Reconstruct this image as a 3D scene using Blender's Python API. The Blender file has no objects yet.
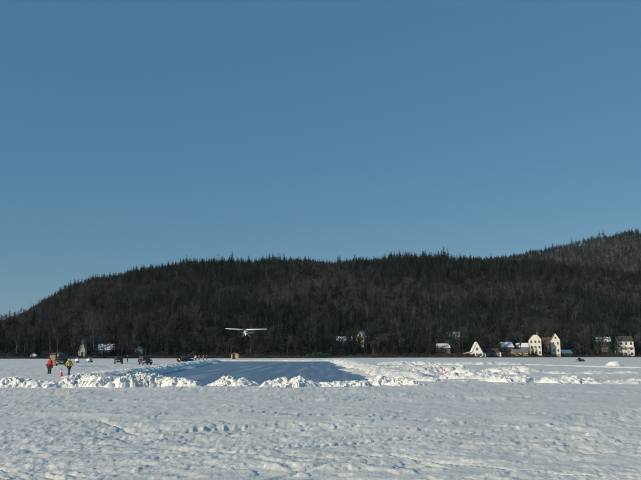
import bpy, bmesh, math, random
import numpy as np
from mathutils import Vector, Matrix
R = math.radians
scene = bpy.context.scene
C = scene.collection

# ------------------------------------------------------------------ camera
F = 687.0                     # focal length in pixels of a 641 px wide picture
CAM_H = 2.2
PITCH = math.atan(113.5 / F)
cam = bpy.data.cameras.new('camera')
cam.sensor_width = 36.0
cam.lens = 36.0 * F / 641.0
cam.clip_start = 0.1
cam.clip_end = 9000
cam_o = bpy.data.objects.new('camera', cam)
cam_o.location = (0, 0, CAM_H)
cam_o.rotation_euler = (math.pi / 2 + PITCH, 0, 0)
C.objects.link(cam_o)
scene.camera = cam_o

# ------------------------------------------------------------------ world, sun, exposure
SUN_EL = R(18.0)
SUN_AZ = R(-126.0)            # measured from +Y (view direction) towards +X: low on the left, a little behind
sd = Vector((math.sin(SUN_AZ) * math.cos(SUN_EL), math.cos(SUN_AZ) * math.cos(SUN_EL), math.sin(SUN_EL)))
world = bpy.data.worlds.new('World')
scene.world = world
world.use_nodes = True
wn = world.node_tree
wn.nodes.clear()
sky = wn.nodes.new('ShaderNodeTexSky')
sky.sky_type = 'NISHITA'
sky.sun_disc = False
sky.sun_elevation = SUN_EL
sky.sun_rotation = SUN_AZ
sky.altitude = 200
sky.air_density = 1.0
sky.dust_density = 0.0
sky.ozone_density = 2.0
bg = wn.nodes.new('ShaderNodeBackground')
bg.inputs['Strength'].default_value = 0.10
wo = wn.nodes.new('ShaderNodeOutputWorld')
mixn_ = wn.nodes.new('ShaderNodeMix'); mixn_.data_type = 'RGBA'; mixn_.inputs['Factor'].default_value = 0.66
mixn_.inputs['B'].default_value = (0.54, 1.92, 3.72, 1)          # even clear-winter blue over the physical sky
tint = wn.nodes.new('ShaderNodeVectorMath'); tint.operation = 'MULTIPLY'; tint.inputs[1].default_value = (0.92, 0.97, 0.82)
wn.links.new(sky.outputs[0], tint.inputs[0]); wn.links.new(tint.outputs[0], mixn_.inputs['A'])
wn.links.new(mixn_.outputs['Result'], bg.inputs[0])
wn.links.new(bg.outputs[0], wo.inputs[0])
sun = bpy.data.lights.new('sun', 'SUN')
sun.energy = 4.3
sun.angle = R(0.5)
sun.color = (1.0, 0.86, 0.66)
sun_o = bpy.data.objects.new('sun', sun)
sun_o.rotation_euler = sd.to_track_quat('Z', 'Y').to_euler()
sun_o.location = (-60, -40, 60)
C.objects.link(sun_o)
vs = scene.view_settings
vs.view_transform = 'Standard'
vs.look = 'None'
vs.exposure = 0.0
vs.gamma = 1.0
vs.use_curve_mapping = False
scene.cycles.max_bounces = 5
scene.cycles.diffuse_bounces = 2
scene.cycles.glossy_bounces = 2
scene.cycles.transmission_bounces = 2

# ------------------------------------------------------------------ helpers
ct, st_ = math.cos(PITCH), math.sin(PITCH)
def P(x, y, Y):
    """pixel of the 641x480 picture at world distance Y -> (X, Z)"""
    u = (x - 320.5) / F
    v = (240 - y) / F
    dy = ct - v * st_
    dz = st_ + v * ct
    return u / dy * Y, CAM_H + dz / dy * Y
def groundY(y):
    v = (240 - y) / F
    dy = ct - v * st_
    dz = st_ + v * ct
    return -CAM_H * dy / dz

def tag(o, label=None, cat=None, group=None, kind=None):
    if label: o['label'] = label
    if cat: o['category'] = cat
    if group: o['group'] = group
    if kind: o['kind'] = kind
    return o
def empty(name, loc, rz=0, label=None, cat=None, group=None):
    o = bpy.data.objects.new(name, None)
    o.empty_display_size = 0.3
    o.location = loc
    o.rotation_euler = (0, 0, rz)
    C.objects.link(o)
    return tag(o, label, cat, group)
def link(name, me, mat, parent=None, loc=None):
    if mat is not None and not me.materials:
        me.materials.append(mat)
    o = bpy.data.objects.new(name, me)
    C.objects.link(o)
    if parent: o.parent = parent
    if loc: o.location = loc
    return o
def copy_tree(o, parent=None):
    c = o.copy()
    C.objects.link(c)
    c.parent = parent
    for ch in list(o.children):
        copy_tree(ch, c)
    return c

class MB:
    def __init__(s):
        s.v = []; s.f = []
    def add(s, vs, fs):
        n = len(s.v)
        s.v += [tuple(p) for p in vs]
        s.f += [tuple(i + n for i in f) for f in fs]
        return s
    def box(s, x0, x1, y0, y1, z0, z1, taper=None):
        t = taper or (0, 0)
        return s.add([(x0, y0, z0), (x1, y0, z0), (x1, y1, z0), (x0, y1, z0),
                      (x0 + t[0], y0 + t[1], z1), (x1 - t[0], y0 + t[1], z1), (x1 - t[0], y1 - t[1], z1), (x0 + t[0], y1 - t[1], z1)],
                     [(3, 2, 1, 0), (4, 5, 6, 7), (0, 1, 5, 4), (1, 2, 6, 5), (2, 3, 7, 6), (3, 0, 4, 7)])
    def prism(s, poly, axis, a, b):
        """poly of 2D points extruded along an axis from a to b ('x': (y,z), 'y': (x,z))"""
        n = len(poly)
        mk = (lambda p, t: (t, p[0], p[1])) if axis == 'x' else (lambda p, t: (p[0], t, p[1])) if axis == 'y' else (lambda p, t: (p[0], p[1], t))
        vs = [mk(p, a) for p in poly] + [mk(p, b) for p in poly]
        fs = [tuple(range(n)), tuple(range(2 * n - 1, n - 1, -1))]
        fs += [(i, i + n, (i + 1) % n + n, (i + 1) % n) for i in range(n)]
        return s.add(vs, fs)
    def tube(s, p0, p1, r0, r1, n=6, caps=True):
        p0 = Vector(p0); p1 = Vector(p1)
        d = (p1 - p0)
        if d.length < 1e-6: return s
        q = d.to_track_quat('Z', 'Y')
        vs = []
        for p, r in ((p0, r0), (p1, r1)):
            for i in range(n):
                a = 2 * math.pi * i / n
                vs.append(p + q @ Vector((math.cos(a) * r, math.sin(a) * r, 0)))
        fs = [(i, (i + 1) % n, (i + 1) % n + n, i + n) for i in range(n)]
        if caps: fs += [tuple(range(n - 1, -1, -1)), tuple(range(n, 2 * n))]
        return s.add(vs, fs)
    def loft(s, rings, closed_ends=True):
        n = len(rings[0])
        vs = [p for r in rings for p in r]
        fs = []
        for k in range(len(rings) - 1):
            for i in range(n):
                j = (i + 1) % n
                fs.append((k * n + i, k * n + j, (k + 1) * n + j, (k + 1) * n + i))
        if closed_ends:
            fs.append(tuple(range(n - 1, -1, -1)))
            fs.append(tuple(range((len(rings) - 1) * n, len(rings) * n)))
        return s.add(vs, fs)
    def mesh(s, name, smooth=False, bevel=0.0, fix=True):
        me = bpy.data.meshes.new(name)
        me.from_pydata(s.v, [], s.f)
        if fix or bevel:
            bm = bmesh.new(); bm.from_mesh(me)
            bmesh.ops.recalc_face_normals(bm, faces=bm.faces)
            if bevel:
                bmesh.ops.bevel(bm, geom=[e for e in bm.edges if e.is_manifold and e.calc_face_angle(0) > 0.5], offset=bevel, segments=2, affect='EDGES', clamp_overlap=True)
            bm.to_mesh(me); bm.free()
        if smooth:
            me.polygons.foreach_set('use_smooth', [True] * len(me.polygons))
        return me
    def build(s, name, mat, parent=None, smooth=False, bevel=0.0, loc=None):
        return link(name, s.mesh(name, smooth, bevel), mat, parent, loc)

# ------------------------------------------------------------------ numpy noise
def _hash(ix, iy, seed):
    h = (ix.astype(np.int64) * 374761393 + iy.astype(np.int64) * 668265263 + seed * 1442695041) & 0xFFFFFFFF
    h = ((h ^ (h >> 13)) * 1274126177) & 0xFFFFFFFF
    h = ((h ^ (h >> 16)) * 2246822519) & 0xFFFFFFFF
    return ((h ^ (h >> 15)) & 0xFFFFFF) / float(0xFFFFFF)
def vnoise(x, y, seed=0):
    ix = np.floor(x); iy = np.floor(y)
    fx = x - ix; fy = y - iy
    fx = fx * fx * fx * (fx * (fx * 6 - 15) + 10); fy = fy * fy * fy * (fy * (fy * 6 - 15) + 10)
    a = _hash(ix, iy, seed); b = _hash(ix + 1, iy, seed); c = _hash(ix, iy + 1, seed); d = _hash(ix + 1, iy + 1, seed)
    return (a + (b - a) * fx) * (1 - fy) + (c + (d - c) * fx) * fy - 0.5
def fbm(x, y, seed=0, octv=4, gain=0.5, lac=2.03):
    r = 0; a = 1.0
    for k in range(octv):
        ca, sa = math.cos(0.6 * k + .3), math.sin(0.6 * k + .3)
        r = r + a * vnoise(x * ca - y * sa + 17.3 * k, x * sa + y * ca - 9.1 * k, seed + k * 13)
        a *= gain; x = x * lac; y = y * lac
    return r
def worley(x, y, seed=0):
    ix = np.floor(x); iy = np.floor(y)
    f1 = np.full(x.shape, 9.0); f2 = np.full(x.shape, 9.0); idv = np.zeros(x.shape)
    for dx in (-1, 0, 1):
        for dy in (-1, 0, 1):
            cx = ix + dx; cy = iy + dy
            px = cx + _hash(cx, cy, seed); py = cy + _hash(cx, cy, seed + 7)
            d = np.hypot(x - px, y - py)
            nid = _hash(cx, cy, seed + 19)
            m = d < f1
            f2 = np.where(m, f1, np.minimum(f2, d))
            idv = np.where(m, nid, idv)
            f1 = np.where(m, d, f1)
    return f1, f2, idv
def sstep(a, b, x):
    t = np.clip((x - a) / (b - a), 0, 1)
    return t * t * (3 - 2 * t)
def grid_mesh(name, X, Y, Z, smooth=True):
    nr, nc = X.shape
    me = bpy.data.meshes.new(name)
    co = np.stack([X, Y, Z], -1).reshape(-1, 3).astype(np.float32)
    i = np.arange(nr - 1)[:, None] * nc + np.arange(nc - 1)[None, :]
    q = np.stack([i, i + 1, i + nc + 1, i + nc], -1).reshape(-1, 4)
    me.vertices.add(len(co)); me.vertices.foreach_set('co', co.ravel())
    me.loops.add(q.size); me.loops.foreach_set('vertex_index', q.ravel().astype(np.int32))
    me.polygons.add(len(q)); me.polygons.foreach_set('loop_start', (np.arange(len(q)) * 4).astype(np.int32))
    me.update(calc_edges=True)
    me.polygons.foreach_set('use_smooth', np.full(len(q), smooth))
    me.validate()
    return me

# ------------------------------------------------------------------ materials
def nodemat(name):
    m = bpy.data.materials.new(name); m.use_nodes = True
    nt = m.node_tree
    return m, nt, nt.nodes['Principled BSDF']
def mat(name, col, rough=0.6, metal=0.0, var=0.12, scale=3.0, bump=0.0, emit=None, randvar=0.0, spec=None, coords='Object'):
    m, nt, b = nodemat(name)
    tc = nt.nodes.new('ShaderNodeTexCoord')
    n = nt.nodes.new('ShaderNodeTexNoise'); n.inputs['Scale'].default_value = scale; n.inputs['Detail'].default_value = 5
    nt.links.new(tc.outputs[coords], n.inputs['Vector'])
    r = nt.nodes.new('ShaderNodeValToRGB')
    r.color_ramp.elements[0].position = 0.3; r.color_ramp.elements[1].position = 0.7
    r.color_ramp.elements[0].color = [c * (1 - var) for c in col] + [1]
    r.color_ramp.elements[1].color = [min(1, c * (1 + var)) for c in col] + [1]
    nt.links.new(n.outputs['Fac'], r.inputs['Fac'])
    out = r.outputs['Color']
    if randvar:
        oi = nt.nodes.new('ShaderNodeObjectInfo')
        mp = nt.nodes.new('ShaderNodeMapRange')
        mp.inputs['To Min'].default_value = 1 - randvar; mp.inputs['To Max'].default_value = 1 + randvar
        nt.links.new(oi.outputs['Random'], mp.inputs['Value'])
        mx = nt.nodes.new('ShaderNodeVectorMath'); mx.operation = 'SCALE'
        nt.links.new(out, mx.inputs[0]); nt.links.new(mp.outputs[0], mx.inputs['Scale'])
        out = mx.outputs[0]
    nt.links.new(out, b.inputs['Base Color'])
    b.inputs['Roughness'].default_value = rough
    b.inputs['Metallic'].default_value = metal
    if spec is not None: b.inputs['Specular IOR Level'].default_value = spec
    if bump:
        bp = nt.nodes.new('ShaderNodeBump'); bp.inputs['Strength'].default_value = bump; bp.inputs['Distance'].default_value = 0.02
        nt.links.new(n.outputs['Fac'], bp.inputs['Height']); nt.links.new(bp.outputs[0], b.inputs['Normal'])
    if emit:
        b.inputs['Emission Color'].default_value = (*emit[:3], 1); b.inputs['Emission Strength'].default_value = emit[3]
    return m

def snow_material(name, base, dirt, fine=14.0, bumpd=0.018):
    m, nt, b = nodemat(name)
    tc = nt.nodes.new('ShaderNodeTexCoord')
    n1 = nt.nodes.new('ShaderNodeTexNoise'); n1.inputs['Scale'].default_value = 0.35; n1.inputs['Detail'].default_value = 6; n1.inputs['Roughness'].default_value = 0.65
    n2 = nt.nodes.new('ShaderNodeTexNoise'); n2.inputs['Scale'].default_value = fine; n2.inputs['Detail'].default_value = 4
    n3 = nt.nodes.new('ShaderNodeTexNoise'); n3.inputs['Scale'].default_value = fine * .17; n3.inputs['Detail'].default_value = 5; n3.inputs['Roughness'].default_value = .6
    for n in (n1, n2, n3): nt.links.new(tc.outputs['Object'], n.inputs['Vector'])
    r = nt.nodes.new('ShaderNodeValToRGB')
    r.color_ramp.elements[0].position = 0.32; r.color_ramp.elements[0].color = (*dirt, 1)
    r.color_ramp.elements[1].position = 0.56; r.color_ramp.elements[1].color = (*base, 1)
    nt.links.new(n1.outputs['Fac'], r.inputs['Fac']); nt.links.new(r.outputs[0], b.inputs['Base Color'])
    ad = nt.nodes.new('ShaderNodeMath'); ad.operation = 'MULTIPLY_ADD'; ad.inputs[1].default_value = 2.2
    nt.links.new(n3.outputs['Fac'], ad.inputs[0]); nt.links.new(n2.outputs['Fac'], ad.inputs[2])
    bp = nt.nodes.new('ShaderNodeBump'); bp.inputs['Strength'].default_value = 0.8; bp.inputs['Distance'].default_value = bumpd
    nt.links.new(ad.outputs[0], bp.inputs['Height']); nt.links.new(bp.outputs[0], b.inputs['Normal'])
    b.inputs['Roughness'].default_value = 0.7
    b.inputs['Specular IOR Level'].default_value = 0.25
    return m
M = {}
M['snow'] = snow_material('snow', (0.755, 0.755, 0.695), (0.66, 0.66, 0.62))
M['bank_snow'] = snow_material('bank_snow', (0.80, 0.80, 0.76), (0.69, 0.69, 0.66), fine=9, bumpd=0.04)
M['roof_snow'] = mat('roof_snow', (0.78, 0.80, 0.82), 0.7, var=.05, scale=1)
# plowed ice: blue grey with thin scraped snow streaks
def ice_material():
    m, nt, b = nodemat('ice')
    tc = nt.nodes.new('ShaderNodeTexCoord')
    mp = nt.nodes.new('ShaderNodeMapping'); mp.inputs['Rotation'].default_value = (0, 0, R(-7)); mp.inputs['Scale'].default_value = (0.8, 0.03, 1)
    nt.links.new(tc.outputs['Object'], mp.inputs[0])
    n = nt.nodes.new('ShaderNodeTexNoise'); n.inputs['Scale'].default_value = 1.0; n.inputs['Detail'].default_value = 7; n.inputs['Roughness'].default_value = .65
    nt.links.new(mp.outputs[0], n.inputs['Vector'])
    r = nt.nodes.new('ShaderNodeValToRGB'); e = r.color_ramp.elements
    e[0].position = .42; e[0].color = (0.135, 0.215, 0.305, 1); e[1].position = .64; e[1].color = (0.34, 0.42, 0.50, 1)
    x = e.new(.54); x.color = (0.175, 0.26, 0.35, 1)
    nt.links.new(n.outputs['Fac'], r.inputs[0]); nt.links.new(r.outputs[0], b.inputs['Base Color'])
    b.inputs['Roughness'].default_value = 0.45; b.inputs['Specular IOR Level'].default_value = 0.35
    return m
M['ice'] = ice_material()
def terrain_material():
    m, nt, b = nodemat('woodland_floor')
    tc = nt.nodes.new('ShaderNodeTexCoord')
    n = nt.nodes.new('ShaderNodeTexNoise'); n.inputs['Scale'].default_value = 0.06; n.inputs['Detail'].default_value = 9; n.inputs['Roughness'].default_value = .7
    nt.links.new(tc.outputs['Object'], n.inputs['Vector'])
    r = nt.nodes.new('ShaderNodeValToRGB'); e = r.color_ramp.elements
    e[0].position = .35; e[0].color = (.022, .025, .02, 1); e[1].position = .8; e[1].color = (.25, .25, .25, 1)
    x = e.new(.6); x.color = (.04, .04, .034, 1)
    nt.links.new(n.outputs['Fac'], r.inputs[0]); nt.links.new(r.outputs[0], b.inputs['Base Color'])
    b.inputs['Roughness'].default_value = .95
    return m
M['floor'] = terrain_material()
M['needles'] = mat('needles', (0.021, 0.037, 0.028), .8, var=.35, scale=.6, randvar=.6, spec=.1)
M['needles_brown'] = mat('needles_brown', (0.045, 0.052, 0.038), .8, var=.3, scale=.6, randvar=.5, spec=.1)
M['bark'] = mat('bark', (0.060, 0.048, 0.040), .9, var=.3, scale=2, randvar=.3, spec=.1)
M['pale_bark'] = mat('pale_bark', (0.15, 0.145, 0.14), .9, var=.3, scale=2, randvar=.25, spec=.1)
M['twigs'] = mat('twigs', (0.058, 0.059, 0.064), .9, var=.3, scale=.5, randvar=.4, spec=.05)
M['twigs_tan'] = mat('twigs_tan', (0.13, 0.095, 0.065), .9, var=.3, scale=.5, randvar=.4, spec=.05)
M['evergreen_shrub'] = mat('evergreen_shrub', (0.018, 0.075, 0.04), .7, var=.3, scale=2)

# ------------------------------------------------------------------ terrain: shore, wooded hill, far ridge
def shoreY(X):
    return 345 + 0.4 * np.clip(X, -400, 600) + 4 * np.sin(np.asarray(X) * .05) + 2.5 * np.sin(np.asarray(X) * .13 + 1)
RY1, RY2 = 850.0, 1750.0
TREE = 10.0
prof1 = [(-300, 352), (-150, 350), (-60, 341), (-20, 338), (0, 329), (20, 319), (40, 306), (60, 295), (85, 287), (120, 279), (150, 274), (190, 268), (230, 264), (280, 261),
         (330, 260), (380, 262), (420, 264), (455, 265), (500, 263), (530, 263), (560, 266), (600, 270), (640, 275), (700, 285), (800, 305), (950, 330)]
prof2 = [(200, 340), (330, 300), (420, 275), (455, 266), (500, 258), (530, 253), (560, 247), (590, 241), (640, 233), (700, 226), (780, 235), (900, 270), (1100, 330)]
def ridge(prof, Y, drop):
    a = [P(x, y, Y) for x, y in prof]
    return np.array([p[0] for p in a]), np.array([p[1] - drop for p in a])
r1x, r1z = ridge(prof1, RY1, TREE)
r2x, r2z = ridge(prof2, RY2, TREE)
def terrZ(X, Y):
    X = np.asarray(X, float); Y = np.asarray(Y, float)
    ys = shoreY(X)
    d = Y - ys
    t = d / (RY1 - ys)
    # ridge height sampled along the line of the slope (a slope rises towards its own ridge)
    z1r = np.maximum(np.interp(X * RY1 / np.maximum(Y, 250) * .95 + X * .05, r1x, r1z), 4)
    tt = np.clip(t, 0, 1)
    up = 0.35 * tt + 0.65 * tt ** 1.6
    back = np.where(t > 1, np.exp(-((t - 1) * (RY1 - ys) / 420.0) ** 2), 1.0)
    bench = 1.0 * sstep(0, 6, d) + 1.6 * sstep(6, 26, d)
    z1 = bench + z1r * up * back * sstep(8, 90, d)
    z2r = np.maximum(np.interp(X * RY2 / np.maximum(Y, 900) * .5 + X * .5, r2x, r2z), 4)
    z2 = z2r * np.exp(-((Y - RY2) / 420.0) ** 2)
    z = np.maximum(z1, z2) + sstep(40, 140, d) * (fbm(X / 140, Y / 140, 5, 4) * 9 + fbm(X / 40, Y / 40, 8, 2) * 3)
    z = np.where(d < 0, np.maximum(-1.5, d * .3), z)
    return z
gx = np.arange(-1500, 1901, 10.0)
gy = np.concatenate([np.arange(200, 700, 5.0), np.arange(700, 2500, 12.0)])
TX, TY = np.meshgrid(gx, gy)
tag(link('hill', grid_mesh('hill', TX, TY, terrZ(TX, TY)), M['floor']), kind='structure')

# ------------------------------------------------------------------ snow covered lake
RUN = [(-16.5, 50), (-31.5, 214), (3.5, 214), (6.0, 50)]          # plowed runway corners
def run_mask(X, Y):
    xl = np.interp(Y, [50, 214], [-16.5, -31.5]); xr = np.interp(Y, [50, 214], [6.0, 3.5])
    w1 = fbm(X / 9, Y / 14, 61, 3) * 3.2; w2 = fbm(X / 9, Y / 14, 62, 3) * 3.2
    return sstep(-.4, 3.0, X - xl + w1) * sstep(-.4, 3.0, xr - X + w2) * sstep(49, 50.5, Y) * sstep(215, 213.5, Y)
def lakeZ(X, Y):
    near = sstep(160, 60, Y)
    z = fbm(X / 9, Y / 9, 3, 3) * .10
    z = z + fbm(X / 1.9, Y / 1.1, 11, 4, .55) * .032 * (0.25 + .75 * near)
    # wind crust: long low plates with one sharp edge
    s = fbm(X / 3.4 + 40, Y / 2.2, 21, 4, .6)
    z = z + sstep(.05, .075, s) * .026 + sstep(-.22, -.195, s) * .024
    s = fbm(X / 1.6 + 11, Y / 1.3, 27, 4, .6)
    z = z + sstep(.12, .145, s) * .024
    z = z + fbm(X / 2.4, Y / .55, 57, 4, .6) * .034 * near * (.45 + 1.1 * sstep(-.15, .35, fbm(X / 5, Y / 4, 58, 2)))
    z = z * (.45 + 1.0 * sstep(-.2, .35, fbm(X / 6.5 + 3, Y / 4.5, 63, 3)))
    # churned patches full of lumps
    pm = sstep(.05, .30, fbm(X / 7.0 + 5, Y / 3.6 - 2, 31, 3) + .16 * np.exp(-((Y - 17.5) / 2.2) ** 2) + .14 * np.exp(-((Y - 24) / 2.0) ** 2))
    f1, f2, idv = worley(X / .42, Y / .42, 41)
    z = z + pm * (np.clip(f2 - f1, 0, .6) * .03 * idv + .012 * (idv - .5))
    f1, f2, idv = worley(X / .17, Y / .17, 43)
    z = z + pm * np.clip(f2 - f1, 0, .6) * .04 * idv
    z = z + np.abs(fbm(X / .75, Y / .6, 47, 3, .6)) * -.045 * (.4 + .6 * pm) * near + fbm(X / .32, Y / .22, 49, 2) * .022 * (.3 + .7 * pm) * near
    # tracks of sleds and tyres
    rng = random.Random(4)
    for k in range(110):
        x0 = rng.uniform(-20, 20); y0 = 1 / rng.uniform(1 / 42, 1 / 11.5)
        a = rng.choice([-1, 1]) * rng.choice([rng.uniform(.1, .4), rng.uniform(.2, .8), rng.uniform(.4, 1.2)]); cv = rng.uniform(-.006, .006)
        dx = X - x0; dy = Y - y0
        al = dx * math.cos(a) + dy * math.sin(a); ac = -dx * math.sin(a) + dy * math.cos(a) - cv * al * al
        w = rng.choice([.06, .07, .09, .12, .22]); dep = rng.uniform(.02, .05) if w < .2 else .02
        ln_ = rng.choice([.8, 1.2, 2, 3, 5, 8]); fade = sstep(ln_, ln_ * .6, np.abs(al))
        q = np.abs(ac) / w
        z = z + fade * (-dep * sstep(1.15, .75, q) * (.9 + .5 * vnoise(al / .9, ac * 0 + k, 77 + k)) + dep * .38 * np.exp(-((q - 1.5) / .32) ** 2) * (1 + 1.4 * vnoise(al / .8, ac / .3, 55 + k)))
    z = z * sstep(240, 90, Y) - .55 * run_mask(X, Y)
    return z
inv = np.linspace(1 / 5.0, 1 / 48.0, 430)
rows = np.concatenate([1 / inv, np.geomspace(48.25, 260, 110), np.geomspace(268, 3200, 24)])
us = np.linspace(-1, 1, 1001)
GX = us[None, :] * (6 + .62 * rows[:, None]); GY = np.repeat(rows[:, None], len(us), 1)
GZ = lakeZ(GX, GY)
tag(link('snow_field', grid_mesh('snow_field', GX, GY, GZ), M['snow']), kind='structure')
far = MB().add([(-4000, -2500, -.55), (4000, -2500, -.55), (4000, 4000, -.55), (-4000, 4000, -.55)], [(0, 1, 2, 3)])
tag(far.build('frozen_lake', M['snow']), kind='structure')
ice = MB().add([(x, y, -.22) for x, y in RUN], [(0, 3, 2, 1)])
tag(ice.build('ice_runway', M['ice']), kind='structure')

# ------------------------------------------------------------------ tree prototypes
def conifer_mesh(seed, h=14.0, spread=2.3, bare=.18, dens=1.0, pine=False):
    """crown of drooping boughs, each a tuft of small leaf-sized faces"""
    rng = random.Random(seed)
    v = []; f = []
    nw = int(17 * dens)
    z = h * bare
    k = 0
    while z < h * .985:
        t = (z - h * bare) / (h * (1 - bare))
        if pine: prof = (math.sin(min(1, t * 1.15 + .12) * math.pi) ** .6) * .9 + .12
        else: prof = (1 - t) ** .8
        rad = spread * prof * rng.uniform(.75, 1.2)
        nb = max(4, int(9 * (0.45 + .55 * prof)))
        for i in range(nb):
            a = 2 * math.pi * (i + rng.random() * .8) / nb + k
            r = rad * rng.uniform(.5, 1.15)
            if rng.random() < .1: continue
            droop = rng.uniform(.1, .45) * r * (1 - .8 * t) - (0.25 * r if pine else 0)
            ca, sa = math.cos(a), math.sin(a)
            segs = 3
            for sgi in range(segs):
                q = (sgi + .55 + rng.uniform(-.2, .2)) / segs
                px, py, pz = ca * r * q, sa * r * q, z - droop * q * q + rng.uniform(-.12, .12)
                L = (.52 + .42 * r / segs) * rng.uniform(.8, 1.3); W = L * rng.uniform(.55, .95)
                n = len(v)
                tw = rng.uniform(-.5, .5)
                v += [(px - ca * L * .5, py - sa * L * .5, pz + .10 * L), (px - sa * W * .5, py + ca * W * .5, pz - .12 * L + tw * W * .4),
                      (px + ca * L * .75, py + sa * L * .75, pz - .22 * L), (px + sa * W * .5, py - ca * W * .5, pz - .12 * L - tw * W * .4)]
                f += [(n, n + 1, n + 2), (n, n + 2, n + 3)]
                # hanging tuft
                n = len(v)
                v += [(px - sa * W * .35, py + ca * W * .35, pz), (px + sa * W * .35, py - ca * W * .35, pz), (px + ca * L * .2, py + sa * L * .2, pz - L * rng.uniform(.5, .8))]
                f += [(n, n + 1, n + 2)]
        z += h * (1 - bare) / nw * rng.uniform(.8, 1.2) * (1.15 - .55 * t)
        k += 1.7
    n = len(v)
    for i in range(4):
        a = i * math.pi / 2
        v.append((.16 * math.cos(a), .16 * math.sin(a), h * .95))
    v.append((0, 0, h * 1.03))
    f += [(n, n + 1, n + 4), (n + 1, n + 2, n + 4), (n + 2, n + 3, n + 4), (n + 3, n, n + 4)]
    if pine: v = v[:n]; f = f[:-4]
    me = bpy.data.meshes.new('conifer_crown'); me.from_pydata(v, [], f)
    return me
def trunk_mesh(h, r0, r1, lean=0, seed=0, n=6):
    rng = random.Random(seed)
    m = MB(); rings = []
    for k in range(6):
        t = k / 5
        cx = lean * t + rng.uniform(-.05, .05) * h * .05; cy = rng.uniform(-.05, .05) * h * .05
        r = (r0 * (1 - t) + r1 * t) * (1.35 if k == 0 else 1)
        rings.append([(cx + r * math.cos(2 * math.pi * i / n), cy + r * math.sin(2 * math.pi * i / n), t * h - (.6 if k == 0 else 0)) for i in range(n)])
    return m.loft(rings).mesh('trunk', True)
def bare_meshes(seed, h=13.0, fork=.35, spread=.55, depth=4):
    """trunk mesh and a crown of limbs, branches and twigs"""
    rng = random.Random(seed)
    tr = MB(); cr = MB(); tw = []
    def grow(p, d, L, r, lvl):
        q = p + d * L
        mb = tr if lvl == 0 else cr
        r1 = r * .62
        mb.tube(p, q, r, r1, 5 if lvl < 2 else 3, caps=False)
        if lvl >= depth:
            for _ in range(4):
                e = q - d * L * rng.uniform(0, .6)
                dd = (d + Vector((rng.gauss(0, .6), rng.gauss(0, .6), rng.gauss(.15, .4)))).normalized()
                tw.append((e, e + dd * L * rng.uniform(.6, 1.1)))
            return
        nb = rng.choice([3, 3, 4]) if lvl else rng.choice([4, 5])
        for i in range(nb):
            dd = (d * rng.uniform(.7, 1.1) + Vector((rng.gauss(0, spread), rng.gauss(0, spread), rng.uniform(-.05, .35)))).normalized()
            s = q if i < 2 else p + (q - p) * rng.uniform(.55, .95)
            grow(s, dd, L * rng.uniform(.55, .82) * (1.0 if lvl else .8), r1 * rng.uniform(.55, .8), lvl + 1)
    d0 = Vector((rng.gauss(0, .05), rng.gauss(0, .05), 1)).normalized()
    grow(Vector((0, 0, -.5)), d0, h * fork, h * .014 + .03, 0)
    for a, b in tw:
        n = len(cr.v)
        w = Vector((rng.uniform(-1, 1), rng.uniform(-1, 1), rng.uniform(-.3, .3))).normalized() * .035
        cr.v += [tuple(a - w), tuple(a + w), tuple(b)]
        cr.f.append((n, n + 1, n + 2))
    return tr.mesh('trunk', True), cr.mesh('bare_crown', fix=False)
def joined(name, parts):
    """one mesh out of (mesh, material) pairs"""
    bm = bmesh.new(); me = bpy.data.meshes.new(name)
    for k, (m, mt) in enumerate(parts):
        n0 = len(bm.faces); bm.from_mesh(m); bm.faces.ensure_lookup_table()
        for fc in bm.faces[n0:]: fc.material_index = k
        me.materials.append(mt)
    bm.to_mesh(me); bm.free()
    return me
protos = []                                             # (trunk, trunk mat, crown, crown mat, kind)
for s in range(5):
    h = [15, 13, 16, 12, 14][s]
    protos.append((trunk_mesh(h * .9, .2, .04, 0, s), M['bark'], conifer_mesh(s, h, [3.0, 3.4, 2.8, 3.1, 3.6][s], [.14, .1, .22, .08, .16][s]), M['needles' if s != 3 else 'needles_brown'], 'spruce'))
for s in range(3):
    h = [18, 17, 20][s]
    protos.append((trunk_mesh(h * .92, .26, .06, .3, s + 20), M['bark'], conifer_mesh(s + 50, h, [3.9, 4.4, 3.7][s], [.2, .16, .28][s], .9, True), M['needles'], 'pine'))
for s in range(6):
    h = [13, 15, 12, 14, 16, 11][s]
    a, b = bare_meshes(s + 100, h, [.34, .42, .3, .38, .45, .28][s], [.42, .36, .5, .4, .34, .5][s])
    protos.append((a, M['pale_bark' if s in (1, 4) else 'bark'], b, M['twigs'], 'bare'))
a, b = bare_meshes(333, 3.2, .16, .62, 4)
shrub_proto = (a, M['bark'], b, M['twigs_tan'], 'shrub')
pcol = bpy.data.collections.new('forest_kinds')           # sources of the stuff wood, not part of the scene itself
a, b = bare_meshes(335, 5.5, .14, .5, 4)
brush_proto = (a, M['bark'], b, M['twigs'], 'shrub')
for k, p in enumerate(protos + [shrub_proto, brush_proto]):
    pcol.objects.link(bpy.data.objects.new('forest_kind_%02d' % k, joined('forest_kind', [(p[0], p[1]), (p[2], p[3])])))

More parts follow.
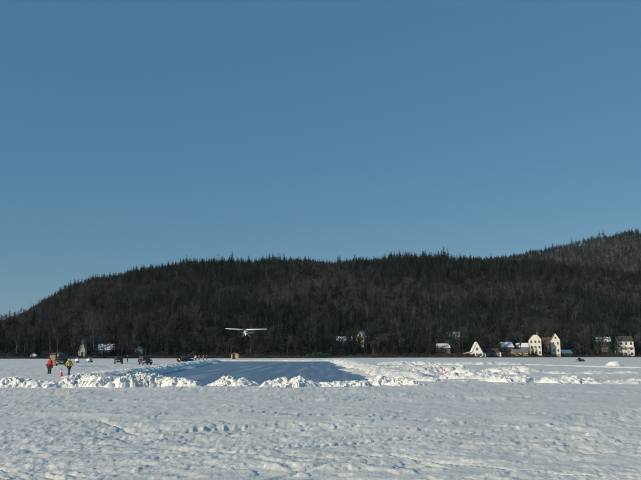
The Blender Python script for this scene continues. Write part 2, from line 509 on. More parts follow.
def clod_mesh(seed):
    rg = random.Random(seed); bm = bmesh.new(); bmesh.ops.create_icosphere(bm, subdivisions=1, radius=1)
    sx, sy, sz = rg.uniform(.7, 1.4), rg.uniform(.6, 1), rg.uniform(.5, .8)
    for v in bm.verts:
        q = rg.uniform(.62, 1.12); v.co = Vector((v.co.x * sx * q, v.co.y * sy * q, v.co.z * sz * q))
    me = bpy.data.meshes.new('clod'); bm.to_mesh(me); bm.free(); me.materials.append(M['roof_snow'])
    return me
CLODS = [clod_mesh(k) for k in range(6)]
for k, me in enumerate(CLODS): pcol.objects.link(bpy.data.objects.new('forest_kind_%02d' % (16 + k), me))
def scatter_nodes():
    ng = bpy.data.node_groups.new('scatter', 'GeometryNodeTree')
    ng.interface.new_socket('Geometry', in_out='INPUT', socket_type='NodeSocketGeometry')
    ng.interface.new_socket('Geometry', in_out='OUTPUT', socket_type='NodeSocketGeometry')
    N = ng.nodes.new; L = ng.links.new
    gi = N('NodeGroupInput'); go = N('NodeGroupOutput')
    ci = N('GeometryNodeCollectionInfo'); ci.inputs['Collection'].default_value = pcol
    ci.inputs['Separate Children'].default_value = True; ci.inputs['Reset Children'].default_value = True
    ip = N('GeometryNodeInstanceOnPoints'); ip.inputs['Pick Instance'].default_value = True
    def attr(nm, ty):
        a = N('GeometryNodeInputNamedAttribute'); a.data_type = ty; a.inputs['Name'].default_value = nm
        return a.outputs['Attribute']
    L(gi.outputs[0], ip.inputs['Points']); L(ci.outputs[0], ip.inputs['Instance'])
    L(attr('pick', 'INT'), ip.inputs['Instance Index'])
    L(attr('rot', 'FLOAT_VECTOR'), ip.inputs['Rotation']); L(attr('scl', 'FLOAT_VECTOR'), ip.inputs['Scale'])
    L(ip.outputs[0], go.inputs[0])
    return ng
SC = scatter_nodes()
def scatter(name, pts):
    """pts: list of (x, y, z, pick, rz, sxy, sz)"""
    me = bpy.data.meshes.new(name); n = len(pts); a = np.array(pts, np.float32)
    me.vertices.add(n); me.vertices.foreach_set('co', a[:, :3].ravel())
    me.attributes.new('pick', 'INT', 'POINT').data.foreach_set('value', a[:, 3].astype(np.int32))
    rv = np.zeros((n, 3), np.float32); rv[:, 2] = a[:, 4]
    me.attributes.new('rot', 'FLOAT_VECTOR', 'POINT').data.foreach_set('vector', rv.ravel())
    sv = np.stack([a[:, 5], a[:, 5], a[:, 6]], -1)
    me.attributes.new('scl', 'FLOAT_VECTOR', 'POINT').data.foreach_set('vector', sv.ravel().astype(np.float32))
    o = bpy.data.objects.new(name, me); C.objects.link(o)
    md = o.modifiers.new('scatter', 'NODES'); md.node_group = SC
    return tag(o, kind='stuff')

# clearings kept free of trees: (X, Y, radius); filled by the houses below before the wood is planted
CLEAR = []
HOUSES = []

# ------------------------------------------------------------------ buildings on the shore
def wallmat(name, col, var=.08): M[name] = mat(name, col, .75, var=var, scale=.8, bump=.15)
wallmat('cream', (.63, .615, .52)); wallmat('white_paint', (.74, .74, .70)); wallmat('tan_wood', (.42, .31, .19)); wallmat('plywood', (.52, .39, .23), .15)
wallmat('grey_wood', (.16, .165, .165)); wallmat('blue_grey', (.13, .16, .19)); wallmat('brown_wood', (.085, .065, .05)); wallmat('red_wood', (.22, .095, .075)); wallmat('teal_paint', (.16, .26, .235))
wallmat('pale_green', (.40, .42, .33)); wallmat('stone', (.27, .24, .20), .25); wallmat('pink_white', (.70, .62, .58))
M['shingle'] = mat('shingle', (.055, .052, .05), .9, var=.25, scale=2)
M['brown_shingle'] = mat('brown_shingle', (.13, .075, .045), .9, var=.25, scale=2)
M['trim'] = mat('trim', (.70, .70, .67), .6, var=.04)
M['glass'] = mat('window_glass', (.02, .024, .03), .12, var=.1)
M['brick'] = mat('brick', (.22, .10, .075), .9, var=.2, scale=4)
M['dark_door'] = mat('dark_door', (.04, .035, .03), .6)

def house(name, label, cat, loc, rz, w, d, hw, rise, wall, roof, front='gable', rows=2, cols=2, snow=0.0, chimney=False, door=None, clip=0.0, found=2.0, over=.35, ww=.9, wh=1.2, wdark=True, gable_win=False, clear=None, porch=None, sidewin=True):
    """front wall on local -Y. front='gable': ridge runs front to back; 'eave': ridge runs along x"""
    e = empty(name, loc, rz, label, cat)
    hw2, hd = w / 2, d / 2
    wb = MB()
    gw = hw2 if front == 'gable' else hd
    if clip > 0:
        k = 1 - clip
        sect = [(-gw, -found), (gw, -found), (gw, hw), (gw * (1 - k), hw + rise * k), (-gw * (1 - k), hw + rise * k), (-gw, hw)]
        sect = [(-gw, -found), (gw, -found), (gw, hw), (gw * .62, hw + rise * .55), (gw * .3, hw + rise * .86), (-gw * .3, hw + rise * .86), (-gw * .62, hw + rise * .55), (-gw, hw)]
        rl = [(gw, hw), (gw * .62, hw + rise * .55), (gw * .3, hw + rise * .86), (0, hw + rise * .9)]
    else:
        sect = [(-gw, -found), (gw, -found), (gw, hw), (0, hw + rise), (-gw, hw)]
        rl = [(gw, hw), (0, hw + rise)]
    if front == 'gable': wb.prism(sect, 'y', -hd, hd)
    else: wb.prism(sect, 'x', -hw2, hw2)
    wb.build('wall', M[wall], e)
    fb = MB().box(-hw2 - .06, hw2 + .06, -hd - .06, hd + .06, -found - .5, .35)
    fb.build('foundation', M['stone'], e)
    # roof slabs follow the wall's upper outline, a little proud of it
    def slab(t0, t1, ext):
        m = MB()
        dx, dz = rl[0][0] - rl[1][0], rl[0][1] - rl[1][1]
        ln = math.hypot(dx, dz)
        eave = (rl[0][0] + dx / ln * ext, rl[0][1] + dz / ln * ext)
        line = [eave] + rl[1:]
        ln_ = [(x, z + t0) for x, z in line] + [(-x, z + t0) for x, z in reversed(line[:-1])]
        up = [(x, z + t1) for x, z in line] + [(-x, z + t1) for x, z in reversed(line[:-1])]
        lo, hi = ((-hd - ext * .8, hd + ext * .8) if front == 'gable' else (-hw2 - ext * .8, hw2 + ext * .8))
        n = len(ln_)
        poly = ln_ + up[::-1]
        ax = 'y' if front == 'gable' else 'x'
        for i in range(n - 1):
            m.prism([ln_[i], ln_[i + 1], up[i + 1], up[i]], ax, lo, hi)
        return m
    ro = slab(.02, .22, over).build('roof', M[roof], e)
    if snow: slab(.225, .225 + snow, over - .04).build('roof_snow', M['roof_snow'], ro)
    if chimney:
        cz = hw + rise
        MB().box(gw * .28, gw * .28 + .8, -.4, .4, cz - rise * .5, cz + .9).build('chimney', M['brick'], ro)
    def window(x, z, a, b, yw=-hd, side=None):
        m = MB(); g = MB()
        t = .09
        for (x0, x1, z0, z1) in ((x - a / 2 - t, x + a / 2 + t, z + b / 2, z + b / 2 + t), (x - a / 2 - t, x + a / 2 + t, z - b / 2 - t * 1.4, z - b / 2),
                                 (x - a / 2 - t, x - a / 2, z - b / 2, z + b / 2), (x + a / 2, x + a / 2 + t, z - b / 2, z + b / 2), (x - .03, x + .03, z - b / 2, z + b / 2)):
            if side is None: m.box(x0, x1, yw - .07, yw + .02, z0, z1)
            else: m.box(side * hw2 - .02 if side > 0 else side * hw2 - .07, side * hw2 + .07 if side > 0 else side * hw2 + .02, x0, x1, z0, z1)
        if side is None: g.box(x - a / 2, x + a / 2, yw - .035, yw + .01, z - b / 2, z + b / 2)
        else: g.box(min(side * hw2, side * (hw2 + .03)), max(side * hw2, side * (hw2 + .03)), x - a / 2, x + a / 2, z - b / 2, z + b / 2)
        f = m.build('window', M['trim'], e); g.build('pane', M['glass'], f)
    hr = hw / max(rows, 1)
    for r in range(rows):
        for c in range(cols):
            x = (c + .5) / cols * w - hw2
            if r == 0 and door is not None and abs(x - door) < .9: continue
            window(x, hr * (r + .55), ww, min(wh, hr * .6))
    if gable_win and front == 'gable': window(0, hw + rise * .33, ww, min(wh, rise * .35))
    if sidewin:
        for s in (-1, 1):
            for r in range(rows):
                for c in range(2):
                    window((c + .5) / 2 * d - hd, hr * (r + .55), ww, min(wh, hr * .6), side=s)
    if door is not None:
        dd = MB().box(door - .5, door + .5, -hd - .06, -hd + .01, .1, 2.15).build('door', M['dark_door'], e)
        MB().box(door + .32, door + .38, -hd - .12, -hd - .06, 1.0, 1.12).build('handle', M['trim'], dd)
    if porch:
        x0, x1, dep, hp, pm = porch
        pp = MB().prism([(-hd - dep, hp), (-hd - .01, hp + .5), (-hd - .01, hp + .68), (-hd - dep - .1, hp + .15)], 'x', x0, x1).build('porch_roof', M[pm], e)
        for x in (x0 + .15, (x0 + x1) / 2, x1 - .15):
            MB().box(x - .07, x + .07, -hd - dep + .05, -hd - dep + .19, -found * .4, hp + .02).build('post', M['trim'], e)
    CLEAR.append((loc[0], loc[1], clear or max(w, d) * .62)); HOUSES.append((loc[0], loc[1], label.split(' on the')[0].split(' with')[0].split(' in the')[0].split(' among')[0].split(' above')[0].split(' at the')[0].split(' near')[0].split(' beside')[0].split(' beyond')[0].split(' squeezed')[0].split(' half')[0], max(w, d)))
    return e
def shore_at(px, back):
    Y = 345.0
    for _ in range(30): Y = float(shoreY(P(px, 353, Y)[0])) + back
    return Y
def slope_at(px, py):
    """distance at which the line of sight through a pixel meets the hillside"""
    Y = shore_at(px, 6)
    while Y < 900:
        X, Z = P(px, py, Y)
        if float(terrZ(X, Y)) >= Z: return Y
        Y += 1.5
    return Y
def place(pxl, pxr, ytop, ybase, back=None):
    pc = (pxl + pxr) / 2
    Y = shore_at(pc, back) if back is not None else slope_at(pc, ybase)
    X, Zb = P(pc, ybase, Y)
    w = P(pxr, ybase, Y)[0] - P(pxl, ybase, Y)[0]
    h = P(pc, ytop, Y)[1] - Zb
    return X, Y, Zb, w, h
def aim(X, Y, extra=0): return -math.atan2(X, Y) * .0 + extra

# steep white gabled cottage with a low wing
X, Y, Z, w, h = place(470.6, 482.0, 342, 357.6, 8)
e = house('gabled_cottage', 'white cottage with a very steep pointed gable right on the lakeshore', 'house', (X, Y, Z), R(-4), w * .92, 8, h * .33, h * .64, 'white_paint', 'grey_wood', rows=1, cols=3, door=0.9, snow=.12, over=.25, gable_win=True, ww=1.0, wh=1.5, found=1.2)
wing = MB().prism([(-w * .46 - 3.9, -1.2), (-w * .46 - .02, -1.2), (-w * .46 - .02, h * .34), (-w * .46 - 3.9, h * .24)], 'y', -2.6, 2.6).build('porch_wing', M['tan_wood'], e)
MB().prism([(-w * .46 - 4.2, h * .24 + .0), (-w * .46 - .03, h * .35), (-w * .46 - .03, h * .35 + .25), (-w * .46 - 4.2, h * .24 + .25)], 'y', -3.0, 2.9).build('wing_roof', M['cream'], wing)
MB().box(-w * .46 - 3.2, -w * .46 - 1.0, -2.66, -2.55, .5, 1.9).build('opening', M['glass'], wing)
wing2 = MB().prism([(w * .46 + .02, -1.2), (w * .46 + 1.9, -1.2), (w * .46 + 1.9, h * .25), (w * .46 + .02, h * .36)], 'y', -2.6, 2.6).build('side_wing', M['white_paint'], e)
# blue grey boathouse
X, Y, Z, w, h = place(486, 497.5, 348.8, 357.6, 8)
house('boathouse', 'low blue-grey boathouse beside the steep white gabled cottage', 'boathouse', (X, Y, Z), R(-4), w, 5, h * .62, h * .38, 'blue_grey', 'shingle', 'eave', rows=1, cols=3, snow=0, ww=.8, wh=.9, found=1.2)
X2 = P(498, 350, Y)[0]
house('garden_shed', 'small white shed at the end of the blue-grey boathouse', 'shed', (X2 + .3, Y - 1, Z), R(-4), 1.7, 2.4, 2.6, .7, 'white_paint', 'shingle', rows=1, cols=1, ww=.5, wh=.6, found=1.2, sidewin=False)
# dark house with snowy roof up the bank
X, Y, Z, w, h = place(499, 512, 342.5, 352.5, 24)
house('brown_house', 'dark brown house with a snow-streaked roof above the boathouse', 'house', (X, Y, Z), R(8), w, 7, h * .5, h * .5, 'brown_wood', 'shingle', 'eave', rows=1, cols=3, snow=.10, chimney=True, wh=1.1, found=2.2)
X, Y, Z, w, h = place(512.5, 527, 349.6, 357.6, 8)
house('tan_cottage', 'low tan wooden cottage on the shore beneath a grey house', 'house', (X, Y, Z), R(-3), w, 5, h * .66, h * .34, 'tan_wood', 'grey_wood', 'eave', rows=1, cols=4, ww=.8, wh=.9, found=1.2)
X, Y, Z, w, h = place(516, 529.5, 343.5, 351.5, 26)
house('grey_house', 'grey weathered house with snow on its roof behind the tan cottage', 'house', (X, Y, Z), R(-12), w, 7, h * .5, h * .5, 'grey_wood', 'shingle', 'eave', rows=1, cols=3, snow=.09, found=2.2)
# two tall cream houses with a dark one between
X, Y, Z, w, h = place(530, 541, 334.5, 355.5, 12)
house('tall_house', 'tall cream three-storey house with a rounded clipped gable', 'house', (X, Y, Z), R(-14), w * 1.04, 9, h * .76, h * .25, 'cream', 'shingle', rows=3, cols=3, clip=.3, chimney=True, ww=1.0, wh=1.4, found=2.2)
X, Y, Z, w, h = place(542, 551, 338, 354, 30)
house('shingled_house', 'dark brown shingled house squeezed between the two tall cream houses', 'house', (X, Y, Z), R(-14), w, 8, h * .62, h * .38, 'brown_wood', 'brown_shingle', 'eave', rows=2, cols=2, found=4, chimney=True)
X, Y, Z, w, h = place(551.8, 559.4, 333.5, 354.5, 8)
house('narrow_house', 'narrow cream house with a sharp pointed gable facing the lake', 'house', (X, Y, Z), R(-14), w * 1.12, 9, h * .68, h * .32, 'cream', 'brown_shingle', rows=2, cols=2, ww=.9, wh=1.5, found=4, gable_win=True)
X, Y, Z, w, h = place(560.5, 571, 350.5, 356.8, 7)
house('low_boathouse', 'low whitish boathouse at the water edge beside the narrow cream house', 'boathouse', (X, Y, Z), R(6), w, 4.5, h * .55, h * .45, 'stone', 'grey_wood', 'eave', rows=1, cols=2, snow=.2, ww=.8, wh=.8, found=1.2)
X, Y, Z, w, h = place(596, 611, 337.5, 348.5, 34)
house('hillside_house', 'grey hillside house with snowy roof half hidden by bare brush', 'house', (X, Y, Z), R(-10), w * .9, 7, h * .55, h * .45, 'grey_wood', 'shingle', 'eave', rows=1, cols=4, snow=.14, chimney=True, found=2.2)
X, Y, Z, w, h = place(617, 632.5, 336.5, 356.8, 10)
house('porch_house', 'pale pinkish house with tall stacked porch columns near the lake', 'house', (X, Y, Z), R(-8), w * .92, 9, h * .76, h * .24, 'pink_white', 'shingle', 'eave', rows=3, cols=3, ww=1.3, wh=1.7, found=2, porch=(-w * .45, w * .45, 1.6, h * .45, 'trim'))
# hillside houses right of centre
X, Y, Z, w, h = place(446, 460, 332.5, 342.5)
house('hill_house', 'dark house with bright snowy roof high in the trees left of the white cottage', 'house', (X, Y, Z), R(10), w, 7, h * .5, h * .5, 'grey_wood', 'shingle', 'eave', rows=1, cols=3, snow=.16, chimney=True, found=2.2)
X, Y, Z, w, h = place(436, 449, 344, 353)
house('red_cottage', 'dull red cottage among the trees below the snowy-roofed hill house', 'house', (X, Y, Z), R(5), w, 6, h * .55, h * .45, 'red_wood', 'shingle', 'eave', rows=1, cols=3, snow=.08, found=4)
# centre: tan gable and its snowy-roofed neighbour
X, Y, Z, w, h = place(357.5, 365.5, 331.5, 346)
house('tan_house', 'tan gabled house in the trees above the end of the runway', 'house', (X, Y, Z), R(-18), w, 7, h * .6, h * .4, 'plywood', 'shingle', rows=2, cols=2, snow=.06, found=2.2, gable_win=True)
X, Y, Z, w, h = place(335, 352, 337, 345.5)
house('long_house', 'long dark house with snow-grey roof beside the tan gabled house', 'house', (X, Y, Z), R(6), w, 8, h * .5, h * .5, 'brown_wood', 'grey_wood', 'eave', rows=1, cols=4, snow=.08, found=2.2)
# left shore
X, Y, Z, w, h = place(99, 113.5, 344.5, 355, 18)
house('red_house', 'reddish house with broad snowy roof on the left shore behind the parked vehicles', 'house', (X, Y, Z), R(14), w, 7, h * .45, h * .55, 'red_wood', 'grey_wood', 'eave', rows=1, cols=3, snow=.05, chimney=True, found=3)
X, Y, Z, w, h = place(77.5, 87.5, 340, 357, 10)
house('pointed_cottage', 'pale greenish cottage with tall narrow pointed gable on the left shore', 'house', (X, Y, Z), R(10), w * .6, 6, h * .4, h * .6, 'pale_green', 'teal_paint', rows=1, cols=2, door=.2, found=2)
X, Y, Z, w, h = place(31, 37, 353, 358.6, 6)
house('white_shed', 'tiny white shed at the far left end of the shore', 'shed', (X, Y, Z), R(8), w, 2.4, h * .65, h * .35, 'white_paint', 'shingle', rows=1, cols=1, ww=.5, wh=.6, found=1, sidewin=False)
X, Y, Z, w, h = place(135.5, 143, 346.5, 354, 16)
house('green_cottage', 'small pale teal cottage in the trees on the left shore', 'house', (X, Y, Z), R(6), w, 5, h * .6, h * .4, 'teal_paint', 'teal_paint', rows=1, cols=2, ww=.7, wh=.9, found=3)
# plywood shanty near the runway's far end
Y = 268.0; X, Z = P(234.8, 359, Y)
house('fishing_shanty', 'plywood ice fishing shanty with rusty roof near the far end of the runway', 'shanty', (X, Y, -.15), R(12), 2.6, 2.4, 2.0, .5, 'plywood', 'brown_shingle', rows=1, cols=1, door=-.55, ww=.5, wh=.5, found=.1, over=.15, sidewin=False)
CLEAR.pop(); HOUSES.pop()

# deep green shrubs at the end of the runway
for k, (px, s) in enumerate([(308, .8), (314, 1.15), (320, 1.25), (326, 1.0)]):
    Y = shore_at(px, 1.0); X = P(px, 356, Y)[0]
    rg = random.Random(70 + k); v = []; f = []
    for i in range(420):
        a = rg.uniform(0, 6.283); zz = rg.random() ** .8; rr = (1 - zz * zz) ** .5 * rg.uniform(.55, 1.05) * (1 + .25 * math.sin(3 * a + k))
        p = Vector((1.9 * rr * math.cos(a), 1.5 * rr * math.sin(a), 2.1 * zz + .1)) * s
        d1 = Vector((rg.gauss(0, 1), rg.gauss(0, 1), rg.gauss(0, 1))).normalized() * .2; d2 = Vector((rg.gauss(0, 1), rg.gauss(0, 1), rg.gauss(0, 1))).normalized() * .2
        n = len(v); v += [tuple(p - d1), tuple(p + d2), tuple(p + d1 * 1.3)]; f.append((n, n + 1, n + 2))
    me = bpy.data.meshes.new('foliage'); me.from_pydata(v, [], f)
    e = empty('evergreen_shrub', (X, Y, .1 + float(max(terrZ(X, Y), -.1))), 0, 'low rounded deep green shrub where the runway meets the far shore', 'shrub', 'green shrubs beyond the runway')
    link('foliage', me, M['evergreen_shrub'], e)
    st = MB()
    for i in range(4): st.tube((0, 0, -.4), (.7 * math.cos(i * 1.6) * s, .7 * math.sin(i * 1.6) * s, 1.1 * s), .06, .02, 5)
    st.build('stem', M['bark'], e)

# ------------------------------------------------------------------ the wood
rng = random.Random(7)
def clear_of(X, Y):
    for cx, cy, r in CLEAR:
        # keep the house and the strip between it and the lake free
        if abs(X - cx) < r and cy - r * .9 < Y < cy + r: return False
        if abs(X - cx) < r * .8 and cy - r * 2.6 < Y < cy and rng.random() < .7: return False
    return True
SP = list(range(0, 5)); PI_ = [5, 6, 7]; BA = list(range(8, 14))
wood = []; front = []
def plant(Y0, Y1, x0f, x1f, cell):
    Y = Y0
    while Y < Y1:
        c = cell(Y)
        X = x0f * Y
        while X < x1f * Y:
            x = X + rng.uniform(-.5, .5) * c; y = Y + rng.uniform(-.5, .5) * c
            X += c
            d = y - float(shoreY(x))
            if d < 7: continue
            cand.append((x, y, d))
        Y += c
cand = []
plant(200, 1000, -.62, .62, lambda Y: 5.6 if Y < 740 else 5.0)
plant(1250, 1850, -.1, .62, lambda Y: 10.0)
ca = np.array(cand)
cz = terrZ(ca[:, 0], ca[:, 1])
tel = np.clip(ca[:, 2] / (RY1 - shoreY(ca[:, 0])), 0, 1.2)
mixn = fbm(ca[:, 0] / 70, ca[:, 1] / 110, 91, 3) - .10 + .42 * np.exp(-((tel - .66) / .16) ** 2) + .22 * np.exp(-((ca[:, 0] + 60) / 120) ** 2) * (ca[:, 1] > 560) * .5 + .10 * (ca[:, 0] < -120)
stand_ = 1 + .55 * fbm(ca[:, 0] / 45, ca[:, 1] / 60, 95, 3)
for i_, ((x, y, d), z, mn) in enumerate(zip(cand, cz, mixn)):
    if not clear_of(x, y): continue
    if d < 14 and rng.random() < .45: continue
    bare = rng.random() < min(.6, max(.04, .13 + 1.3 * mn)) * (.35 if y > 790 and y < 1200 else 1)
    if d < 45: bare = rng.random() < .42
    if bare: k = rng.choice(BA); s = rng.uniform(.65, .95)
    elif rng.random() < (.88 if y > 780 else .4): k = rng.choice(PI_); s = rng.uniform(.6, .88)
    else: k = rng.choice(SP); s = rng.uniform(.6, .92)
    if rng.random() < .012 and not bare and y > 700: s *= 1.35
    s *= stand_[i_]
    if y > 1200: s *= 1.1
    rec = (x, y, float(z), k, rng.uniform(0, 6.28), s * rng.uniform(.9, 1.15), s)
    if d < 26 and abs(x) < .5 * y: front.append(rec)
    else: wood.append(rec)
front.sort(key=lambda r: r[1])
cnt = {'bare': 0, 'ever': 0}
LAB = {'spruce': ('spruce_tree', 'dark green conical spruce in the front row of the wood along the shore', 'spruces along the far shore'),
       'pine': ('pine_tree', 'tall dark pine with bare lower trunk in the front row along the shore', 'tall pines along the far shore'),
       'bare': ('bare_tree', 'leafless grey hardwood tree in the front row of the wood along the shore', 'leafless trees along the far shore')}
def tree(rec, name, label, group, cat='tree'):
    x, y, z, k, rz, sx, sz = rec
    p = protos[k]
    e = empty(name, (x, y, z - .1), rz, label, cat, group); e.scale = (sx, sx, sz)
    link('trunk', p[0], p[1], e); link('crown', p[2], p[3], e)
    return e
for rec in front:
    kd = protos[rec[3]][4]; key = 'bare' if kd == 'bare' else 'ever'
    if cnt[key] >= 130: wood.append(rec); continue
    cnt[key] += 1
    lb, gp = LAB[kd][1], LAB[kd][2]
    near_h = min(HOUSES, key=lambda h: math.hypot(h[0] - rec[0], h[1] - rec[1]))
    if math.hypot(near_h[0] - rec[0], near_h[1] - rec[1]) < near_h[3] * .5 + 9:
        rel = 'in front of' if rec[1] < near_h[1] - 3 else 'behind' if rec[1] > near_h[1] + 3 else 'beside'
        lb = {'spruce': 'dark green spruce ', 'pine': 'tall dark pine ', 'bare': 'leafless grey tree '}[kd] + rel + ' the ' + near_h[2]
        gp = 'trees around the ' + ' '.join(near_h[2].split()[-3:])
    tree(rec, LAB[kd][0], lb, gp)
# bare trees that half hide some of the houses
for px, hp, k, s, lb in [(101, 'reddish', 8, .85, 'spreading leafless tree screening the reddish house'), (111, 'reddish', 10, .8, 'low leafless tree at the edge of the reddish house'), (440, 'dull red', 13, .8, 'leafless tree screening the dull red cottage'),
                         (447, 'dull red', 8, .8, 'leafless tree at the end of the dull red cottage'), (505, 'dark brown house', 10, .7, 'leafless tree before the dark brown house'), (600, 'grey hillside', 8, .95, 'leafless tree screening the grey hillside house'),
                         (608, 'grey hillside', 12, .7, 'leafless tree at the end of the grey hillside house'), (80, 'pale greenish', 8, .7, 'leafless tree half hiding the pale greenish cottage'), (86, 'pale greenish', 12, .6, 'thin leafless tree at the edge of the pale greenish cottage'), (137, 'small pale teal', 8, .7, 'leafless tree half hiding the small pale teal cottage'), (106, 'reddish', 12, .75, 'leafless tree before the middle of the reddish house'), (438, 'dull red', 10, .7, 'leafless tree at the near corner of the dull red cottage'),
                         (580, 'low whitish', 10, 1.0, 'bushy leafless tree on the shore behind the dark snowmobile'), (575, 'low whitish', 13, .9, 'small leafless tree next to the low whitish boathouse'), (586, 'low whitish', 13, .95, 'round leafless tree by the shore right of the low whitish boathouse')]:
    hy = [h for h in HOUSES if h[2].startswith(hp)][0]
    Yt = min(hy[1] - 7, 9999); Yt = max(Yt, shore_at(px, 2.0)); Xt = P(px, 350, Yt)[0]
    tree((Xt, Yt, float(terrZ(Xt, Yt)), k, px * 1.3, s, s), 'bare_tree', lb, None)
scatter('wood', wood)
# tall evergreens that stand clear of the ridge line
def on_ridge(px, ry, name, label, k, s):
    for Y in (ry,):
        X = P(px, 260, Y)[0]
        z = float(terrZ(X, Y))
        tree((X, Y, z, k, px * .7, s * .95, s), name, label, 'evergreens standing above the ridge line')
for px, ry, k, s, nm, lb in [(232, 845, 2, 1.5, 'spruce_tree', 'spruce rising above the ridge of the near wooded hill'), (284, 845, 0, 1.35, 'spruce_tree', 'spruce rising above the ridge of the near wooded hill'),
                             (338, 845, 1, 1.3, 'spruce_tree', 'spruce rising above the ridge of the near wooded hill'), (424, 845, 4, 1.35, 'spruce_tree', 'spruce rising above the ridge of the near wooded hill'),
                             (444, 845, 0, 1.7, 'spruce_tree', 'tallest pointed spruce on the saddle between the two hills'),
                             (527, 1745, 1, 1.6, 'spruce_tree', 'spruce standing above the crest of the far ridge'), (546, 1745, 2, 1.6, 'spruce_tree', 'spruce standing above the crest of the far ridge'),
                             (573, 1745, 6, 1.7, 'pine_tree', 'pine standing above the crest of the far ridge'), (601, 1745, 5, 1.7, 'pine_tree', 'pine standing above the crest of the far ridge'), (605, 1745, 7, 1.6, 'pine_tree', 'pine standing above the crest of the far ridge')]:
    on_ridge(px, ry, nm, lb, k, s)
# brush along the water's edge
br = []
for i in range(1500):
    x = rng.uniform(-190, 260); d = .3 + 20 * rng.random() ** 1.5
    y = float(shoreY(x)) + d
    if abs(x) > .56 * y or (not clear_of(x, y) and rng.random() < .4): continue
    s = rng.uniform(.6, 1.6)
    br.append((x, y, float(terrZ(x, y)) - .05, 14 if rng.random() < .55 else 15, rng.uniform(0, 6.28), s * 1.2, s))
scatter('shoreline_brush', br)

# understorey of young trees that closes the wood's lower edge
us_ = []
for i in range(700):
    x = rng.uniform(-200, 280); d = rng.uniform(7, 60); y = float(shoreY(x)) + d
    if abs(x) > .56 * y or not clear_of(x, y): continue
    s = rng.uniform(.25, .55); k = rng.choice(SP + SP + BA)
    us_.append((x, y, float(terrZ(x, y)) - .05, k, rng.uniform(0, 6.28), s * 1.15, s))
scatter('undergrowth', us_)

# ------------------------------------------------------------------ plowed snow banks
def bank(label, pts, seed, lump=.36, step=.10, name='snow_bank', group=None, chunks=40, steep=1.6, rough=1.0):
    """pts: (X, Y, height, half width) along the crest"""
    p = np.array(pts, float); rough *= .9
    s = np.concatenate([[0], np.cumsum(np.hypot(np.diff(p[:, 0]), np.diff(p[:, 1])))])
    n = max(12, int(s[-1] / step)); sv = np.linspace(0, s[-1], n)
    cx = np.interp(sv, s, p[:, 0]); cy = np.interp(sv, s, p[:, 1]); ch = np.interp(sv, s, p[:, 2]); cw = np.interp(sv, s, p[:, 3])
    k = 9; pad = lambda a: np.convolve(np.pad(a, k, 'edge'), np.ones(2 * k + 1) / (2 * k + 1), 'same')[k:-k]
    cx, cy = pad(cx), pad(cy)
    tx, ty = np.gradient(cx), np.gradient(cy); l = np.hypot(tx, ty); nx, ny = -ty / l, tx / l
    m = max(14, int(2 * cw.max() / step)); t = np.linspace(-1, 1, m)
    X = cx[:, None] + nx[:, None] * cw[:, None] * t; Y = cy[:, None] + ny[:, None] * cw[:, None] * t
    wob = fbm(X / 1.7, Y / 1.7, seed + 3, 2) * .5
    tt = np.clip(np.abs(t[None, :] + wob * .6), 0, 1)
    base = (1 - tt ** steep) * sstep(1.0, .75, np.abs(t))[None, :]
    ends = np.minimum(sstep(0, 1.2, sv), sstep(0, 1.2, s[-1] - sv))[:, None]
    H = ch[:, None] * base * (.95 + .45 * rough * fbm(X / 1.1, Y / 1.1, seed, 3))
    wx = fbm(X / .5, Y / .5, seed + 31, 2) * .45; wy = fbm(X / .5 + 9, Y / .5, seed + 37, 2) * .45
    H = H + ch[:, None] * sstep(0, .35, base) * rough * (.16 - np.abs(fbm(X / .55, Y / .55, seed + 41, 3, .6))) * .75
    f1, f2, idv = worley((X + wx) / lump + 3 * seed, (Y + wy) / lump, seed)
    H = H + ch[:, None] * sstep(0, .35, base) * rough * (np.clip(f2 - f1, 0, .4) * .25 * idv + .34 * (idv - .55))
    f1, f2, idv = worley((X + wx * .5) / (lump * .42), (Y + wy * .5) / (lump * .42) + seed, seed + 5)
    H = H + ch[:, None] * sstep(0, .35, base) * rough * (np.clip(f2 - f1, 0, .3) * .14 * idv + .20 * (idv - .55))
    cap = 1.08 * ch[:, None] + .02; H = np.where(H > .6 * cap, .6 * cap + .4 * cap * np.tanh((H - .6 * cap) / (.4 * cap)), H)
    Z = H * ends - .12 + np.where(np.abs(t) > .93, -.5, 0)[None, :] * np.ones_like(H)
    me = grid_mesh(name, X - cx[0], Y - cy[0], Z, lump > .45)
    o = link(name, me, M['bank_snow'], None, (cx[0], cy[0], 0))
    tag(o, label, 'snow bank', group)
    if chunks:
        rg = random.Random(seed); bm = bmesh.new()
        for i in range(int(chunks * 1.3)):
            a = rg.randrange(n); b = min(m - 1, max(0, int((rg.gauss(0, .55) * .5 + .5) * m)))
            r = rg.uniform(.03, .10) * (1.0 if rg.random() < .9 else 1.8) * min(1.2, ch[a] + .4)
            n0 = len(bm.verts); bm.from_mesh(CLODS[i % 6]); bm.verts.ensure_lookup_table()
            T = Matrix.Translation((X[a, b] - cx[0], Y[a, b] - cy[0], max(Z[a, b], 0) + r * .15)) @ Matrix.Rotation(rg.uniform(0, 6.3), 4, 'Z') @ Matrix.Rotation(rg.uniform(-.6, .6), 4, 'X') @ Matrix.Scale(r, 4)
            for v in bm.verts[n0:]: v.co = T @ v.co
        mm = bpy.data.meshes.new('snow_chunks'); bm.to_mesh(mm); bm.free(); mm.materials.append(M['bank_snow'])
        ck = link('snow_chunks', mm, M['bank_snow'], o); tag(ck, kind='stuff')
    return o
def crest(rows_, Yc, hw):
    """rows_: (pixel x, pixel y of the crest) on a ridge running across the view at distance Yc"""
    out = []
    for x, y in rows_:
        X, Z = P(x, y, Yc)
        out.append((X, Yc + .5 * math.sin(x * .09) + .3 * math.sin(x * .23), max(.05, Z + .02), hw))
    return out
